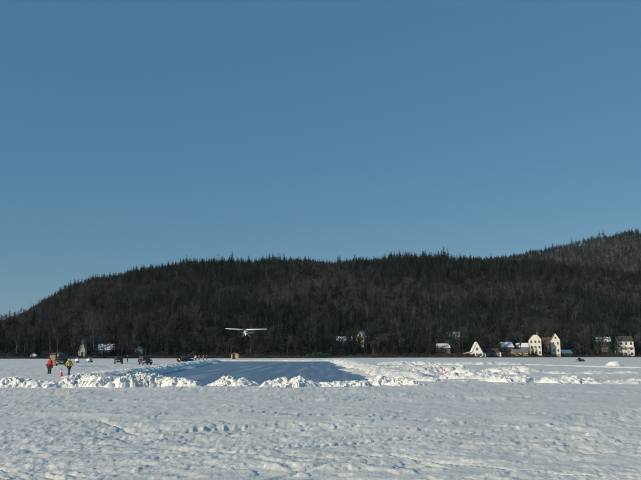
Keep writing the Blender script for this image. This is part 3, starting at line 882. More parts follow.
bank('long lumpy plowed snow bank in front of the two people and the traffic cone', crest([(-60, 376), (0, 376), (22, 375), (34, 378), (46, 379), (60, 380), (66, 376), (72, 372.5), (84, 371.5), (97, 372.5), (103, 374), (112, 374), (117, 380), (121, 376), (128, 372), (140, 371), (149, 370.5), (158, 374), (166, 377), (174, 375), (184, 376), (194, 379), (204, 381), (214, 384)], 46.5, 2.0), 11, chunks=150)
bank('low rounded heap of plowed snow at the near end of the runway', crest([(204, 381), (210, 381), (216, 379), (222, 376.5), (229, 376), (236, 376), (240, 375.5), (244, 379), (250, 379.5), (257, 380.5), (262, 381.5)], 46.5, 1.6), 23, chunks=40, group='heaps at the near end of the runway')
bank('twin-humped heap of plowed snow at the near end of the runway', crest([(254, 382), (260, 380), (264, 379), (269, 381), (273, 379), (279, 376), (285, 375.5), (289, 378), (293, 375.5), (299, 375), (305, 377), (312, 380), (318, 381.5), (323, 382)], 46.0, 1.7), 31, chunks=50, group='heaps at the near end of the runway')
bank('flattest heap of plowed snow at the near end of the runway', crest([(311, 382), (317, 380.5), (322, 380.5), (330, 379.5), (338, 379), (346, 381), (352, 380), (360, 379), (368, 377.5), (376, 381)], 47.5, 1.7), 37, chunks=40, group='heaps at the near end of the runway')
bank('broken snow bank with scattered lumps at the right corner of the runway', crest([(362, 381), (368, 376), (376, 374.5), (384, 374), (392, 376), (398, 378), (406, 377), (414, 379), (424, 381)], 49.5, 2.2), 41, chunks=70)
# banks that line the runway
bank('low snow bank along the shaded left side of the ice runway', [(-21.5, 61, .55, 2.2), (-20.2, 76, .75, 2.0), (-22.5, 100, .8, 2.2), (-26, 140, .75, 2.4), (-30, 185, .7, 2.6), (-33.5, 216, .65, 2.8)], 43, lump=.6, step=.25, chunks=200, rough=.6)
bank('bright sunlit snow bank along the right side of the ice runway', [(8.3, 60, .7, 2.4), (8.0, 76, .65, 2.8), (7.4, 110, .75, 2.9), (6.4, 160, .8, 3.0), (5.8, 217, .7, 3.2)], 47, lump=.6, step=.25, chunks=300, rough=.7)
bank('snow ridge across the far end of the ice runway', [(-36, 217, .5, 2.5), (-20, 218, .45, 2.5), (-6, 217, .5, 2.5), (8, 218, .6, 2.5)], 53, lump=1.2, step=.35, chunks=40, rough=.5)
# rough plowed ground on the right
bank('wide smooth-topped bright snow bank behind the lone orange cone', crest([(436, 378), (444, 373), (450, 369.5), (458, 367.5), (468, 367.5), (476, 369), (482, 371.5), (490, 374), (498, 373), (508, 375)], 63, 2.8), 59, lump=.55, step=.14, chunks=90, rough=.75)
bank('snow bank gouged by plow tracks on the right', crest([(486, 380), (496, 375.5), (504, 374.5), (512, 375.5), (520, 374), (530, 375), (538, 378)], 54, 2.4), 61, lump=.5, chunks=60, rough=.8)
bank('line of dark-creviced snow lumps at the right end of the plowed area', crest([(536, 380), (542, 376), (550, 375.5), (558, 377), (566, 374.5), (572, 373.5), (578, 375), (586, 376), (594, 378), (602, 381), (614, 379), (628, 378), (650, 377), (690, 377)], 53, 2.0), 67, lump=.55, chunks=110)
bank('distant ragged snow ridge right of the runway bank', crest([(378, 368), (392, 365), (404, 364), (420, 366), (436, 365.5), (448, 366), (462, 366.5)], 86, 3.4), 71, lump=.6, step=.2, chunks=120, rough=.8)
bank('far low snow ridge in front of the white gabled cottage', crest([(372, 362.5), (390, 360.8), (420, 360.5), (440, 361.5), (470, 361), (500, 361.5), (525, 362)], 136, 4.0), 73, lump=.9, step=.3, chunks=120, rough=.8)
bank('ragged snow ridge left of the thin road-side bank', crest([(482, 369), (496, 367), (510, 365.5), (524, 365.5), (536, 367.5), (548, 370)], 84, 3.0), 79, lump=.6, step=.2, chunks=100, rough=.8)
bank('thin straight snow bank edging a plowed lane on the right', [(41, 139, .34, 1.3), (43, 124, .36, 1.3), (45.5, 112, .4, 1.3), (49, 100, .42, 1.3), (54, 88, .4, 1.3)], 83, lump=.6, step=.22, chunks=40, rough=.4)
bank('solitary white snow heap beside the plowed lane', crest([(602, 364), (607, 361), (612, 359.8), (617, 361.5), (622, 364)], 128, 2.4), 89, lump=.8, step=.2, chunks=20, rough=.5)
bank('low scattered snow lumps between the orange cone and runway corner', crest([(410, 380), (420, 377), (430, 375.5), (440, 377), (452, 379), (462, 378), (476, 380.5), (490, 382)], 56, 2.0), 97, lump=.5, chunks=80, rough=.9)
bank('small snow ridge behind the two people on the left', crest([(88, 371), (110, 369), (128, 367.5), (140, 368), (160, 370)], 82, 2.4), 101, lump=.8, step=.2, chunks=30, rough=.5)

for k, (px0, px1, yy, Yd) in enumerate([(392, 446, 371, 72), (468, 540, 370.5, 74), (540, 640, 371, 76), (400, 470, 364.5, 104), (380, 440, 376.5, 60)]):
    n_ = 8
    bank(['ragged snow ridge behind the broken bank at the runway corner', 'middle ragged snow ridge behind the gouged bank', 'low ragged ridge beyond the dark-creviced lumps', 'narrow ragged ridge far behind the lone orange cone', 'short ragged snow ridge right of the small orange cone'][k],
         crest([(px0 + (px1 - px0) * i / n_, yy + 1.6 * math.sin(i * 2.1 + k) + (3 if i in (0, n_) else 0)) for i in range(n_ + 1)], Yd, 2.6), 130 + k, lump=.5, step=.16, chunks=90, rough=.8)

# ------------------------------------------------------------------ traffic cones
M['cone'] = mat('cone_orange', (.80, .10, .045), .5, var=.1)
M['reflect'] = mat('cone_band', (.8, .78, .75), .4)
M['black'] = mat('black_rubber', (.02, .02, .02), .7)
def cone(px, yb, label, s=1.0, tilt=0):
    Y = groundY(yb); X, _ = P(px, yb, Y)
    e = empty('traffic_cone', (X, Y, float(lakeZ(np.array([X]), np.array([Y]))[0]) + .0), .4, label, 'traffic cone', 'orange cones marking the plowed area')
    e.rotation_euler = (tilt, tilt * .5, .4); e.scale = (s, s, s)
    MB().box(-.2, .2, -.2, .2, -.03, .035).build('base', M['cone'], e, bevel=.012)
    m = MB(); ring = lambda r, z: [(r * math.cos(2 * math.pi * i / 18), r * math.sin(2 * math.pi * i / 18), z) for i in range(18)]
    m.loft([ring(.155, .035), ring(.145, .06), ring(.03, .72), ring(.022, .74)]).build('body', M['cone'], e, True)
    m = MB(); rr = lambda z: .145 + (.03 - .145) * (z - .06) / .66
    m.loft([ring(rr(.42) + .003, .42), ring(rr(.54) + .003, .54)], False).build('band', M['reflect'], e, True)
cone(61, 377, 'orange traffic cone on the snow between the two people')
cone(444, 378.3, 'lone orange traffic cone in front of the wide bright snow bank', 1.1, R(5))
cone(370, 373.3, 'small orange traffic cone on the right corner of the runway', .7)

# ------------------------------------------------------------------ people
def skin_mesh(name, verts, edges, radii, root=0, sub=2):
    me = bpy.data.meshes.new(name); me.from_pydata(verts, edges, [])
    o = bpy.data.objects.new(name, me); C.objects.link(o)
    o.modifiers.new('skin', 'SKIN'); s = o.modifiers.new('sub', 'SUBSURF'); s.levels = sub; s.render_levels = sub
    for i, sv in enumerate(me.skin_vertices[0].data):
        r = radii[i]; sv.radius = r if isinstance(r, tuple) else (r, r); sv.use_root = (i == root)
    dg = bpy.context.evaluated_depsgraph_get(); dg.update()
    ev = bpy.data.meshes.new_from_object(o.evaluated_get(dg)); ev.name = name
    bpy.data.objects.remove(o); bpy.data.meshes.remove(me)
    ev.polygons.foreach_set('use_smooth', [True] * len(ev.polygons))
    return ev
M['skin'] = mat('skin', (.55, .33, .25), .5, var=.06)
M['glove'] = mat('glove', (.03, .03, .035), .8)
M['boot'] = mat('boot', (.035, .03, .028), .7)
M['eye'] = mat('eye', (.03, .02, .02), .2)
def cloth(n, c): M[n] = mat(n, c, .85, var=.15, scale=6, bump=.2)
cloth('red_jacket', (.42, .022, .03)); cloth('dark_trousers', (.022, .024, .032)); cloth('yellow_jacket', (.62, .40, .09)); cloth('navy_trousers', (.03, .04, .06)); cloth('brown_coat', (.16, .09, .055)); cloth('black_coat', (.025, .026, .03)); cloth('white_coat', (.6, .58, .54)); cloth('grey_hat', (.12, .12, .13)); cloth('tan_coat', (.38, .25, .13)); cloth('pink_bag', (.55, .26, .24)); cloth('hat_red', (.35, .05, .05))
def person(loc, rz, label, group, jacket, trousers, hat, pose, scale=1.0, bulk=1.0, bag=None, long_coat=False):
    e = empty('person', loc, rz, label, 'person', group); e.scale = (scale,) * 3
    # local frame: faces -Y; z up; 1.75 m tall
    j = dict(pel=(0, 0, .93), wst=(0, .01, 1.08), chs=(0, .015, 1.30), nkb=(0, .01, 1.47), nk=(0, -.005, 1.54), hd=(0, -.02, 1.64), tp=(0, -.01, 1.735),
             nose=(0, -.115, 1.615), chin=(0, -.075, 1.555))
    for s, n in ((-1, 'l'), (1, 'r')):
        j['sh' + n] = (s * .185, .015, 1.42); j['el' + n] = (s * .26, .03, 1.15); j['wr' + n] = (s * .26, -.05, .92)
        j['hp' + n] = (s * .095, 0, .88); j['kn' + n] = (s * .115, -.02, .49); j['an' + n] = (s * .12, .02, .09); j['to' + n] = (s * .14, -.16, .035)
    j.update(pose)
    keys = list(j); idx = {k: i for i, k in enumerate(keys)}
    E = [('pel', 'wst'), ('wst', 'chs'), ('chs', 'nkb'), ('nkb', 'nk'), ('nk', 'hd'), ('hd', 'tp'), ('hd', 'nose'), ('nk', 'chin')]
    rad = dict(pel=(.15, .10), wst=(.14, .095), chs=(.165, .11), nkb=(.09, .075), nk=.055, hd=(.078, .098), tp=(.055, .065), nose=.018, chin=.035)
    for n in 'lr':
        E += [('chs', 'sh' + n), ('sh' + n, 'el' + n), ('el' + n, 'wr' + n), ('pel', 'hp' + n), ('hp' + n, 'kn' + n), ('kn' + n, 'an' + n), ('an' + n, 'to' + n)]
        rad.update({'sh' + n: .06, 'el' + n: .045, 'wr' + n: .03, 'hp' + n: .088, 'kn' + n: .06, 'an' + n: .042, 'to' + n: .035})
    bd = skin_mesh('body', [j[k] for k in keys], [(idx[a], idx[b]) for a, b in E], [rad[k] for k in keys])
    link('body', bd, M['skin'], e)
    def sub(names, edges, rd, nm, mt, root=0):
        vs = [j[k] if isinstance(k, str) else k for k in names]
        return link(nm, skin_mesh(nm, vs, edges, rd, root), M[mt], e)
    b = bulk
    hem = [(j['pel'][0], j['pel'][1], j['pel'][2] - (.35 if long_coat else .08))]
    sub(['chs', 'wst', 'pel', hem[0], 'nkb', 'shl', 'ell', 'wrl', 'shr', 'elr', 'wrr'],
        [(0, 1), (1, 2), (2, 3), (0, 4), (0, 5), (5, 6), (6, 7), (0, 8), (8, 9), (9, 10)],
        [(.20 * b, .15 * b), (.185 * b, .145 * b), (.20 * b, .15 * b), (.205 * b, .155 * b), (.10, .09), .085 * b, .075 * b, .058, .085 * b, .075 * b, .058], 'jacket', jacket)
    sub(['pel', 'hpl', 'knl', (j['anl'][0], j['anl'][1], j['anl'][2] + .05), 'hpr', 'knr', (j['anr'][0], j['anr'][1], j['anr'][2] + .05)],
        [(0, 1), (1, 2), (2, 3), (0, 4), (4, 5), (5, 6)], [(.16 * b, .12 * b), .11 * b, .088 * b, .075, .11 * b, .088 * b, .075], 'trousers', trousers)
    for n in 'lr':
        a, t = Vector(j['an' + n]), Vector(j['to' + n])
        vs = [a + Vector((0, 0, .16)), a, t, a + Vector((0, .06, -.045))]
        link('boot', skin_mesh('boot', [tuple(v) for v in vs], [(0, 1), (1, 2), (1, 3)], [.062, .06, (.055, .04), .045], 0), M['boot'], e)
        w = Vector(j['wr' + n]); d = (w - Vector(j['el' + n])).normalized()
        side = d.cross(Vector((1, 0, 0))); side = side.normalized() if side.length > .1 else Vector((0, 1, 0))
        nrm = d.cross(side)
        g = MB(); pe = w + d * .10
        g.loft([[tuple(c + side * sx * .045 + nrm * sy * .022) for sx, sy in ((-1, -.6), (-.5, -1), (.5, -1), (1, -.6), (1, .6), (.5, 1), (-.5, 1), (-1, .6))] for c in (w - d * .03, w + d * .03, pe)])
        for q, (o_, ln) in enumerate(((-.034, .062), (-.012, .075), (.012, .07), (.034, .052))):
            a0 = pe + side * o_ - d * .01; a1 = a0 + d * ln * .6 + nrm * .008; a2 = a1 + d * ln * .3 + nrm * .03
            g.tube(a0, a1, .0115, .011, 6); g.tube(a1, a2, .011, .009, 6)
        th = w + d * .035 + side * .042; g.tube(th, th + d * .035 + side * .028, .014, .012, 6); g.tube(th + d * .035 + side * .028, th + d * .07 + side * .03, .012, .010, 6)
        g.build('glove', M['glove'], e, True)
    hd = Vector(j['hd']); tp = Vector(j['tp'])
    for s in (-1, 1):
        MB().loft([[tuple(hd + Vector((s * .032 + r * math.cos(a), -.088 - dd, .015 + r * .7 * math.sin(a)))) for a in [k * .785 for k in range(8)]] for r, dd in ((.013, 0), (.009, .008))]).build('eye', M['eye'], e, True)
        MB().loft([[tuple(hd + Vector((s * (.076 + dd), .012 + r * math.cos(a), -.005 + r * 1.7 * math.sin(a)))) for a in [k * .785 for k in range(8)]] for r, dd in ((.02, 0), (.015, .014))]).build('ear', M['skin'], e, True)
    MB().box(hd.x - .024, hd.x + .024, hd.y - .10, hd.y - .08, hd.z - .062, hd.z - .052).build('mouth', M['hat_red'], e)
    rings = []
    for r, z in ((.098, .0), (.108, .035), (.104, .075), (.08, .115), (.035, .14), (.008, .145)):
        rings.append([tuple(hd + Vector((r * .9 * math.cos(2 * math.pi * i / 14), .012 + r * 1.08 * math.sin(2 * math.pi * i / 14), .02 + z + .012 * math.sin(2 * math.pi * i / 14) * -1))) for i in range(14)])
    MB().loft(rings).build('hat', M[hat], e, True)
    if bag:
        ch = Vector(j['chs'])
        MB().box(ch.x - .15, ch.x + .15, ch.y + .13, ch.y + .32, ch.z - .32, ch.z + .12, (.02, .03)).build('backpack', M[bag], e, True, bevel=.04)
    return e
def stand(px, yb, **k):
    Y = groundY(yb); X, _ = P(px, yb, Y)
    return person((X, Y, float(lakeZ(np.array([X]), np.array([Y]))[0]) + .015), **k)
stand(49.3, 374.2, rz=R(-35), label='person in a red winter jacket and baggy dark trousers standing by the cone', group=None, jacket='red_jacket', trousers='dark_trousers', hat='hat_red', bulk=1.65, scale=.96, long_coat=True,
      pose=dict(ell=(-.30, -.02, 1.17), wrl=(-.20, -.22, 1.06), elr=(.30, -.02, 1.17), wrr=(.20, -.22, 1.05), hd=(0, -.05, 1.63), tp=(0, -.05, 1.725), nose=(0, -.145, 1.60), chin=(0, -.105, 1.545), knl=(-.14, -.02, .49), anl=(-.17, .02, .09), tol=(-.2, -.15, .035), knr=(.14, -.02, .49), anr=(.17, .02, .09), tor=(.2, -.15, .035)))
stand(68.6, 375.6, rz=R(60), label='person in a yellow-tan jacket and dark trousers with a pinkish backpack', group=None, jacket='yellow_jacket', trousers='navy_trousers', hat='black_coat', bulk=1.2, bag='pink_bag',
      pose=dict(knl=(-.11, -.14, .50), anl=(-.11, -.22, .11), tol=(-.12, -.40, .06), knr=(.12, .08, .49), anr=(.13, .24, .12), tor=(.14, .09, .04), ell=(-.27, .12, 1.17), wrl=(-.25, .02, .95), elr=(.27, -.06, 1.16), wrr=(.24, -.26, 1.05)))
stand(127.2, 362.6, rz=R(100), label='lone person in black coat standing between two parked vehicles', group=None, jacket='black_coat', trousers='dark_trousers', hat='grey_hat', pose={}, long_coat=True)
G = 'people gathered beside the low dark car'
stand(195.5, 361.7, rz=R(20), label='person in white coat next to the low dark car', group=G, jacket='white_coat', trousers='dark_trousers', hat='grey_hat', pose={}, bulk=1.1)
stand(199.0, 361.2, rz=R(-60), label='person in brown coat in the group by the low dark car', group=G, jacket='brown_coat', trousers='navy_trousers', hat='black_coat', pose=dict(ell=(-.28, -.1, 1.2), wrl=(-.1, -.25, 1.25)), bulk=1.1)
stand(203.2, 361.4, rz=R(110), label='person in tan coat in the group by the low dark car', group=G, jacket='tan_coat', trousers='dark_trousers', hat='hat_red', pose={}, bulk=1.2)
stand(206.6, 361.0, rz=R(-15), label='person in black coat in the group by the low dark car', group=G, jacket='black_coat', trousers='dark_trousers', hat='black_coat', pose={}, bulk=1.1)

# ------------------------------------------------------------------ vehicles
def paint(n, c): 
    M[n] = mat(n, c, .35, var=.06, scale=2); M[n].node_tree.nodes['Principled BSDF'].inputs['Coat Weight'].default_value = .5
paint('green_paint', (.022, .045, .036)); paint('maroon_paint', (.075, .03, .032)); paint('black_paint', (.014, .018, .018)); paint('grey_paint', (.045, .052, .052))
M['chrome'] = mat('chrome', (.5, .5, .5), .25, 1.0); M['rim'] = mat('rim', (.35, .35, .36), .35, .8); M['tail_lens'] = mat('tail_lens', (.30, .02, .015), .25); M['lamp_lens'] = mat('lamp_lens', (.65, .65, .62), .15); M['plate'] = mat('plate', (.65, .66, .62), .5)
def vehicle(name, label, cat, X, Y, rz, paintm, L=4.6, W=1.8, hood=.98, H=1.65, style='suv', z=0.0):
    """front on +X"""
    e = empty(name, (X, Y, z), rz, label, cat, 'vehicles parked on the lake')
    g = .24; hl = L / 2; r = .34 if style != 'van' else .36
    xf, xr = hl * .62, -hl * .62                      # axles
    if style == 'sedan': low = [(-hl, .42), (-hl + .05, .9), (-hl * .5, .96), (hl * .25, .97), (hl * .9, .78), (hl, .55), (hl - .03, g + .05), (-hl + .03, g + .05)]; cab = ((-hl * .68, hl * .38), (-hl * .38, hl * .08))
    elif style == 'suv': low = [(-hl, .45), (-hl + .04, 1.05), (hl * .3, 1.06), (hl * .92, .95), (hl, .6), (hl - .03, g + .1), (-hl + .03, g + .1)]; cab = ((-hl * .97, hl * .42), (-hl * .88, hl * .12))
    else: low = [(-hl, .42), (-hl + .03, 1.2), (hl * .55, 1.22), (hl * .95, 1.0), (hl, .6), (hl - .03, g + .1), (-hl + .03, g + .1)]; cab = ((-hl * .985, hl * .6), (-hl * .96, hl * .38))
    MB().prism(low, 'y', -W / 2, W / 2).build('body', M[paintm], e, True, bevel=.07)
    zb = max(p[1] for p in low) - .06; tum = .16 if style != 'van' else .07
    lowr = [(cab[0][0], -W / 2 + .05), (cab[0][1], -W / 2 + .05), (cab[0][1], W / 2 - .05), (cab[0][0], W / 2 - .05)]
    upr = [(cab[1][0], -W / 2 + .05 + tum), (cab[1][1], -W / 2 + .05 + tum), (cab[1][1], W / 2 - .05 - tum), (cab[1][0], W / 2 - .05 - tum)]
    cb = MB().loft([[(x, y, zb) for x, y in lowr], [(x, y, H) for x, y in upr]]).build('cabin', M[paintm], e, True, bevel=.06)
    def face(i, k, u0, u1, v0, v1, nm, mt, par):
        a0, a1 = Vector((*lowr[i], zb)), Vector((*lowr[k], zb)); b0, b1 = Vector((*upr[i], H)), Vector((*upr[k], H))
        pt = lambda u, v: (a0.lerp(a1, u)).lerp(b0.lerp(b1, u), v)
        nr = (a1 - a0).cross(b0 - a0).normalized()
        q = [pt(u0, v0), pt(u1, v0), pt(u1, v1), pt(u0, v1)]
        MB().add([tuple(p + nr * .012) for p in q] + [tuple(p - nr * .02) for p in q], [(0, 1, 2, 3), (7, 6, 5, 4), (0, 4, 5, 1), (1, 5, 6, 2), (2, 6, 7, 3), (3, 7, 4, 0)]).build(nm, M[mt], par)
    face(1, 2, .08, .92, .14, .9, 'windscreen', 'glass', cb); face(3, 0, .1, .9, .2, .86, 'rear_window', 'glass', cb)
    for i, k in ((0, 1), (2, 3)):
        for u0, u1 in ((.06, .34), (.37, .62), (.65, .92)):
            if style == 'van' and ((i == 0 and u0 < .6) or (i == 2 and u0 > .3)): continue
            face(i, k, u0, u1, .2, .86, 'side_window', 'glass', cb)
    ring = lambda rr, y: [(rr * math.cos(2 * math.pi * i / 20), y, rr * math.sin(2 * math.pi * i / 20)) for i in range(20)]
    for ax in (xf, xr):
        for s in (-1, 1):
            wo_ = bpy.data.objects.new('wheel', None); C.objects.link(wo_); wo_.parent = e; wo_.location = (ax, s * (W / 2 - .1), r)
            MB().loft([ring(r - .03, -.115), ring(r, -.09), ring(r, .09), ring(r - .03, .115)]).build('tyre', M['black'], wo_, True)
            MB().loft([ring(r * .62, s * .10), ring(r * .6, s * .122), ring(r * .2, s * .128)]).build('rim', M['rim'], wo_, True)
    for s in (-1, 1):
        MB().box(hl - .05, hl + .015, s * W * .36 - .16, s * W * .36 + .16, .62, .78).build('headlight', M['lamp_lens'], e, bevel=.02)
        MB().box(-hl - .015, -hl + .05, s * W * .42 - .09, s * W * .42 + .09, .7, .98).build('tail_light', M['tail_lens'], e, bevel=.02)
        mm = MB().box(hl * .3 - .05, hl * .3 + .08, s * (W / 2 + .10) - .09, s * (W / 2 + .10) + .09, 1.0, 1.14).build('mirror', M['black'], e, bevel=.02)
    MB().box(hl - .08, hl + .06, -W / 2 + .03, W / 2 - .03, .36, .54).build('bumper', M['black'], e, bevel=.03)
    MB().box(-hl - .06, -hl + .08, -W / 2 + .03, W / 2 - .03, .38, .56).build('bumper', M['black'], e, bevel=.03)
    MB().box(-hl - .025, -hl, -.16, .16, .68, .84).build('licence_plate', M['plate'], e)
    MB().box(hl - .02, hl + .02, -.42, .42, .56, .72).build('grille', M['black'], e)
    return e
def park(px, yb, **k):
    Y = groundY(yb); X, _ = P(px, yb, Y)
    return dict(X=X, Y=Y, z=float(lakeZ(np.array([X]), np.array([Y]))[0]) - .02, **k)
vehicle(name='van', label='tall dark grey van with white plate parked beside the tan booth', cat='van', paintm='grey_paint', L=5.0, W=1.85, H=2.35, style='van', **park(61.0, 366.4, rz=R(114)))
vehicle(name='parked_car', label='dark green upright off-roader parked behind the snow banks', cat='car', paintm='green_paint', L=4.4, W=1.7, H=1.62, **park(118.3, 363.8, rz=R(109)))
vehicle(name='parked_car', label='dark maroon off-roader parked behind the snow banks', cat='car', paintm='maroon_paint', L=4.6, W=1.8, H=1.68, **park(145.0, 364.8, rz=R(-62)))
vehicle(name='parked_car', label='low black saloon car beside the group of people', cat='car', paintm='black_paint', L=4.7, W=1.78, H=1.42, style='sedan', **park(185.3, 362.4, rz=R(62)))

# portable toilet booth
Y = groundY(366.6); X, _ = P(52.8, 366, Y)
e = empty('portable_toilet', (X, Y, -.02), R(14), 'tan booth with orange-brown roof standing beside the dark van', 'portable toilet')
MB().box(-.52, .52, -.52, .52, .08, 2.05, (.02, .02)).build('cabin', M['plywood'], e, bevel=.02)
MB().box(-.58, .58, -.58, .58, 0, .10).build('base', M['black'], e)
MB().prism([(-.6, 2.03), (.6, 2.03), (.6, 2.12), (.25, 2.32), (-.25, 2.32), (-.6, 2.12)], 'y', -.6, .6).build('roof', M['brown_shingle'], e, bevel=.02)
d = MB().box(-.36, .36, -.555, -.515, .14, 1.92).build('door', M['tan_wood'], e)
MB().box(.24, .30, -.60, -.555, .98, 1.10).build('handle', M['black'], d)
for x in (-.3, .3): MB().box(x - .14, x + .14, -.535, -.50, 1.94, 2.0).build('vent', M['black'], e)
MB().tube((.38, .38, 2.0), (.38, .38, 2.6), .05, .05, 10).build('vent_pipe', M['black'], e)

# snowmobiles: two with lit headlamps coming over the ice, one dark one parked
M['headlamp'] = mat('headlamp', (.9, .9, .85), .2, emit=(1.0, .96, .85, 5.0))
M['white_gel'] = mat('white_hood', (.75, .76, .76), .3); M['visor'] = mat('visor', (.10, .11, .12), .15)
def snowmobile(px, yb, rz, hood, lit, label, group):
    k = park(px, yb)
    e = empty('snowmobile', (k['X'], k['Y'], k['z'] + .03), rz, label, 'snowmobile', group)      # front on -Y
    rings = []
    for y, w_, z0, z1 in ((-1.05, .18, .42, .55), (-.85, .40, .34, .74), (-.45, .47, .30, .92), (-.05, .44, .30, .98), (.15, .36, .30, .86)):
        rings.append([(-w_, y, z0), (w_, y, z0), (w_ * 1.02, y, (z0 + z1) / 2), (w_ * .72, y, z1), (-w_ * .72, y, z1), (-w_ * 1.02, y, (z0 + z1) / 2)])
    MB().loft(rings).build('hood', M[hood], e, True, bevel=.03)
    MB().add([(-.3, -.30, .95), (.3, -.30, .95), (.24, -.02, 1.28), (-.24, -.02, 1.28), (-.3, -.28, .94), (.3, -.28, .94), (.24, 0, 1.27), (-.24, 0, 1.27)],
             [(0, 1, 2, 3), (7, 6, 5, 4), (0, 4, 5, 1), (1, 5, 6, 2), (2, 6, 7, 3), (3, 7, 4, 0)]).build('windshield', M['visor'], e)
    MB().box(-.24, .24, .1, 1.25, .5, .76, (.04, .08)).build('seat', M['black'], e, True, bevel=.05)
    pr = [(-.3, .30), (-.15, .02), (1.35, .02), (1.55, .2), (1.45, .42), (-.2, .46)]
    MB().prism([(y, z) for y, z in pr], 'x', -.2, .2).build('track', M['black'], e, bevel=.03)
    for s in (-1, 1):
        sk = MB().prism([(-1.35, .2), (-1.15, .05), (-.3, .03), (-.3, .0), (-1.17, .01), (-1.4, .17)], 'x', s * .46 - .07, s * .46 + .07).build('ski', M['black'], e)
        MB().tube((s * .46, -.7, .05), (s * .3, -.6, .45), .03, .03, 6).build('strut', M['chrome'], sk)
        MB().tube((0, .02, .98), (s * .34, .06, 1.08), .02, .018, 6).build('handlebar', M['black'], e)
    hl = MB().prism([(-.26, .58), (.26, .58), (.22, .78), (-.22, .78)], 'y', -1.02 if lit else -.95, -.78)
    hl.build('headlight', M['headlamp' if lit else 'lamp_lens'], e, bevel=.02)
    return e
snowmobile(77.2, 362.8, R(8), 'white_gel', True, 'oncoming white snowmobile with bright headlamp on the snow behind the yellow-jacketed person', 'snowmobiles with headlamps on')
snowmobile(89.3, 362.6, R(-6), 'white_gel', True, 'oncoming white snowmobile with bright headlamp in the open snow left of the parked cars', 'snowmobiles with headlamps on')
snowmobile(580, 361.6, R(-75), 'black_paint', False, 'dark snowmobile parked on the lake in front of a bushy bare tree', None)

# ------------------------------------------------------------------ light aeroplane coming in over the runway
M['plane_white'] = mat('aeroplane_white', (.72, .74, .74), .35, var=.04); M['plane_blue'] = mat('aeroplane_trim', (.06, .10, .20), .35); M['propeller'] = mat('propeller', (.05, .05, .05), .4)
PY = 184.0
PX, PZ = P(246.3, 330.2, PY)
pl = empty('light_aeroplane', (PX, PY, PZ), R(180 + 2), 'small white high-wing aeroplane flying low over the ice runway', 'aeroplane')
pl.rotation_euler = (R(3.0), R(-.5), R(182))
# local frame: +Y nose, z=0 at the wing root
fus = []
for y, w_, z0, z1 in ((2.45, .20, -.62, -.38), (2.35, .36, -.82, -.26), (1.6, .46, -1.02, -.20), (1.15, .50, -1.10, -.16), (.75, .52, -1.14, .04), (-.6, .52, -1.14, .06), (-1.4, .42, -1.02, -.06), (-3.2, .20, -.66, -.22), (-4.9, .06, -.46, -.26)):
    c = (z0 + z1) / 2; h_ = (z1 - z0) / 2
    fus.append([(w_ * (abs(math.cos(a)) ** .6) * (1 if math.cos(a) > 0 else -1), y, c + h_ * (abs(math.sin(a)) ** .6) * (1 if math.sin(a) > 0 else -1)) for a in [2 * math.pi * (i + .5) / 16 for i in range(16)]])
fu = MB().loft(fus).build('fuselage', M['plane_white'], pl, True)
MB().prism([(1.16, -.14), (.80, .055), (.80, -.42), (1.16, -.5)], 'x', -.43, .43).build('windscreen', M['glass'], fu)
for s in (-1, 1):
    MB().box(s * .515 - .02, s * .515 + .02, -.5, .65, -.48, -.08).build('cabin_window', M['glass'], fu)
    MB().box(s * .50 - .03, s * .50 + .03, -2.0, 1.9, -.74, -.62).build('stripe', M['plane_blue'], fu)
def wing_half(s, span, root, tip, dihed, y0, z0, thick=.13, sweep=.0):
    m = MB(); rings = []
    af = [(0, 0), (.05, .55), (.25, 1), (.6, .7), (1, .05), (.6, -.12), (.2, -.3), (.04, -.3)]
    for t in (0, .55, .97, 1.0):
        ch = root + (tip - root) * max(0, (t - .45) / .55); 
        if t == 1.0: ch *= .8
        x = s * span * t; z = z0 + span * t * math.tan(dihed); yy = y0 - sweep * t - (root - ch) * .25
        th = ch * thick * (.4 if t == 1.0 else 1)
        rings.append([(x, yy - c * ch, z + q * th) for c, q in af])
    return m.loft(rings)
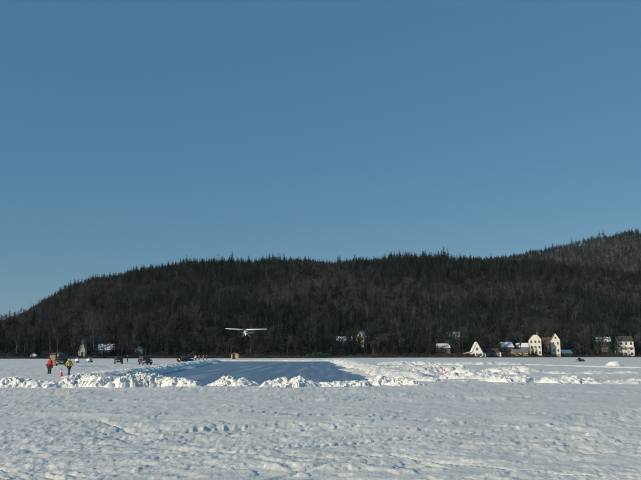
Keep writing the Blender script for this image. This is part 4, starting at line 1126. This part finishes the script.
for s in (-1, 1):
    wg = wing_half(s, 5.5, 1.62, 1.15, R(2.6), .75, .02, .14).build('wing', M['plane_white'], pl, True)
    MB().tube((s * .5, .25, -1.0), (s * 2.7, .2, .14), .035, .03, 8).build('wing_strut', M['chrome'], wg)
    MB().box(s * 3.2 if s > 0 else -5.0, 5.0 if s > 0 else -3.2, -.66, -.46, .19, .25).build('aileron', M['plane_white'], wg)
    wing_half(s, 1.65, .95, .65, 0, -3.95, -.36, .07).build('tailplane', M['plane_white'], pl, True)
    gl = MB().tube((s * .38, .35, -1.08), (s * 1.1, .30, -1.72), .045, .03, 8).build('gear_leg', M['plane_white'], pl)
    ring = lambda rr, x: [(s * 1.12 + x, .3 + rr * math.cos(2 * math.pi * i / 18), -1.74 + rr * math.sin(2 * math.pi * i / 18)) for i in range(18)]
    MB().loft([ring(.17, -.09), ring(.21, -.06), ring(.21, .06), ring(.17, .09)]).build('wheel', M['black'], gl, True)
MB().prism([(-3.9, -.28), (-4.55, .78), (-4.95, .80), (-4.95, -.30)], 'x', -.045, .045).build('fin', M['plane_white'], pl, bevel=.02)
MB().tube((0, 1.75, -.95), (0, 1.85, -1.62), .04, .035, 8).build('nose_gear', M['chrome'], pl)
ring = lambda rr, x: [(x, 1.85 + rr * math.cos(2 * math.pi * i / 16), -1.72 + rr * math.sin(2 * math.pi * i / 16)) for i in range(16)]
MB().loft([ring(.13, -.07), ring(.17, -.045), ring(.17, .045), ring(.13, .07)]).build('nose_wheel', M['black'], pl, True)
pr = MB()
for s in (-1, 1):
    ca, sa = math.cos(R(35)), math.sin(R(35)); rr = []
    for t, ch, tw in ((.08, .05, .06), (.4, .085, .045), (.75, .075, .03), (.95, .04, .015)):
        c0 = Vector((s * t * ca, 2.56, -.5 + s * t * sa)); wv = Vector((-sa, 0, ca)) * ch
        rr.append([tuple(c0 - wv + Vector((0, -tw * s, 0))), tuple(c0 + Vector((0, .018, 0))), tuple(c0 + wv + Vector((0, tw * s, 0))), tuple(c0 - Vector((0, .018, 0)))])
    pr.loft(rr)
pb = pr.build('propeller', M['propeller'], pl, True)
MB().loft([[(r_ * math.cos(2 * math.pi * i / 14), y, -.5 + r_ * math.sin(2 * math.pi * i / 14)) for i in range(14)] for y, r_ in ((2.44, .15), (2.6, .13), (2.72, .06), (2.76, .01))]).build('spinner', M['plane_white'], pb, True)

# thin winter haze that pales the far hillside
hz = MB().box(-2200, 2600, -400, 3100, -2, 330).build('haze', None)
hm = bpy.data.materials.new('haze'); hm.use_nodes = True; hm.node_tree.nodes.clear()
pv = hm.node_tree.nodes.new('ShaderNodeVolumePrincipled'); pv.inputs['Color'].default_value = (.86, .93, 1.0, 1); pv.inputs['Density'].default_value = 0.000028
mo = hm.node_tree.nodes.new('ShaderNodeOutputMaterial'); hm.node_tree.links.new(pv.outputs[0], mo.inputs['Volume'])
hz.data.materials.append(hm); tag(hz, kind='stuff')
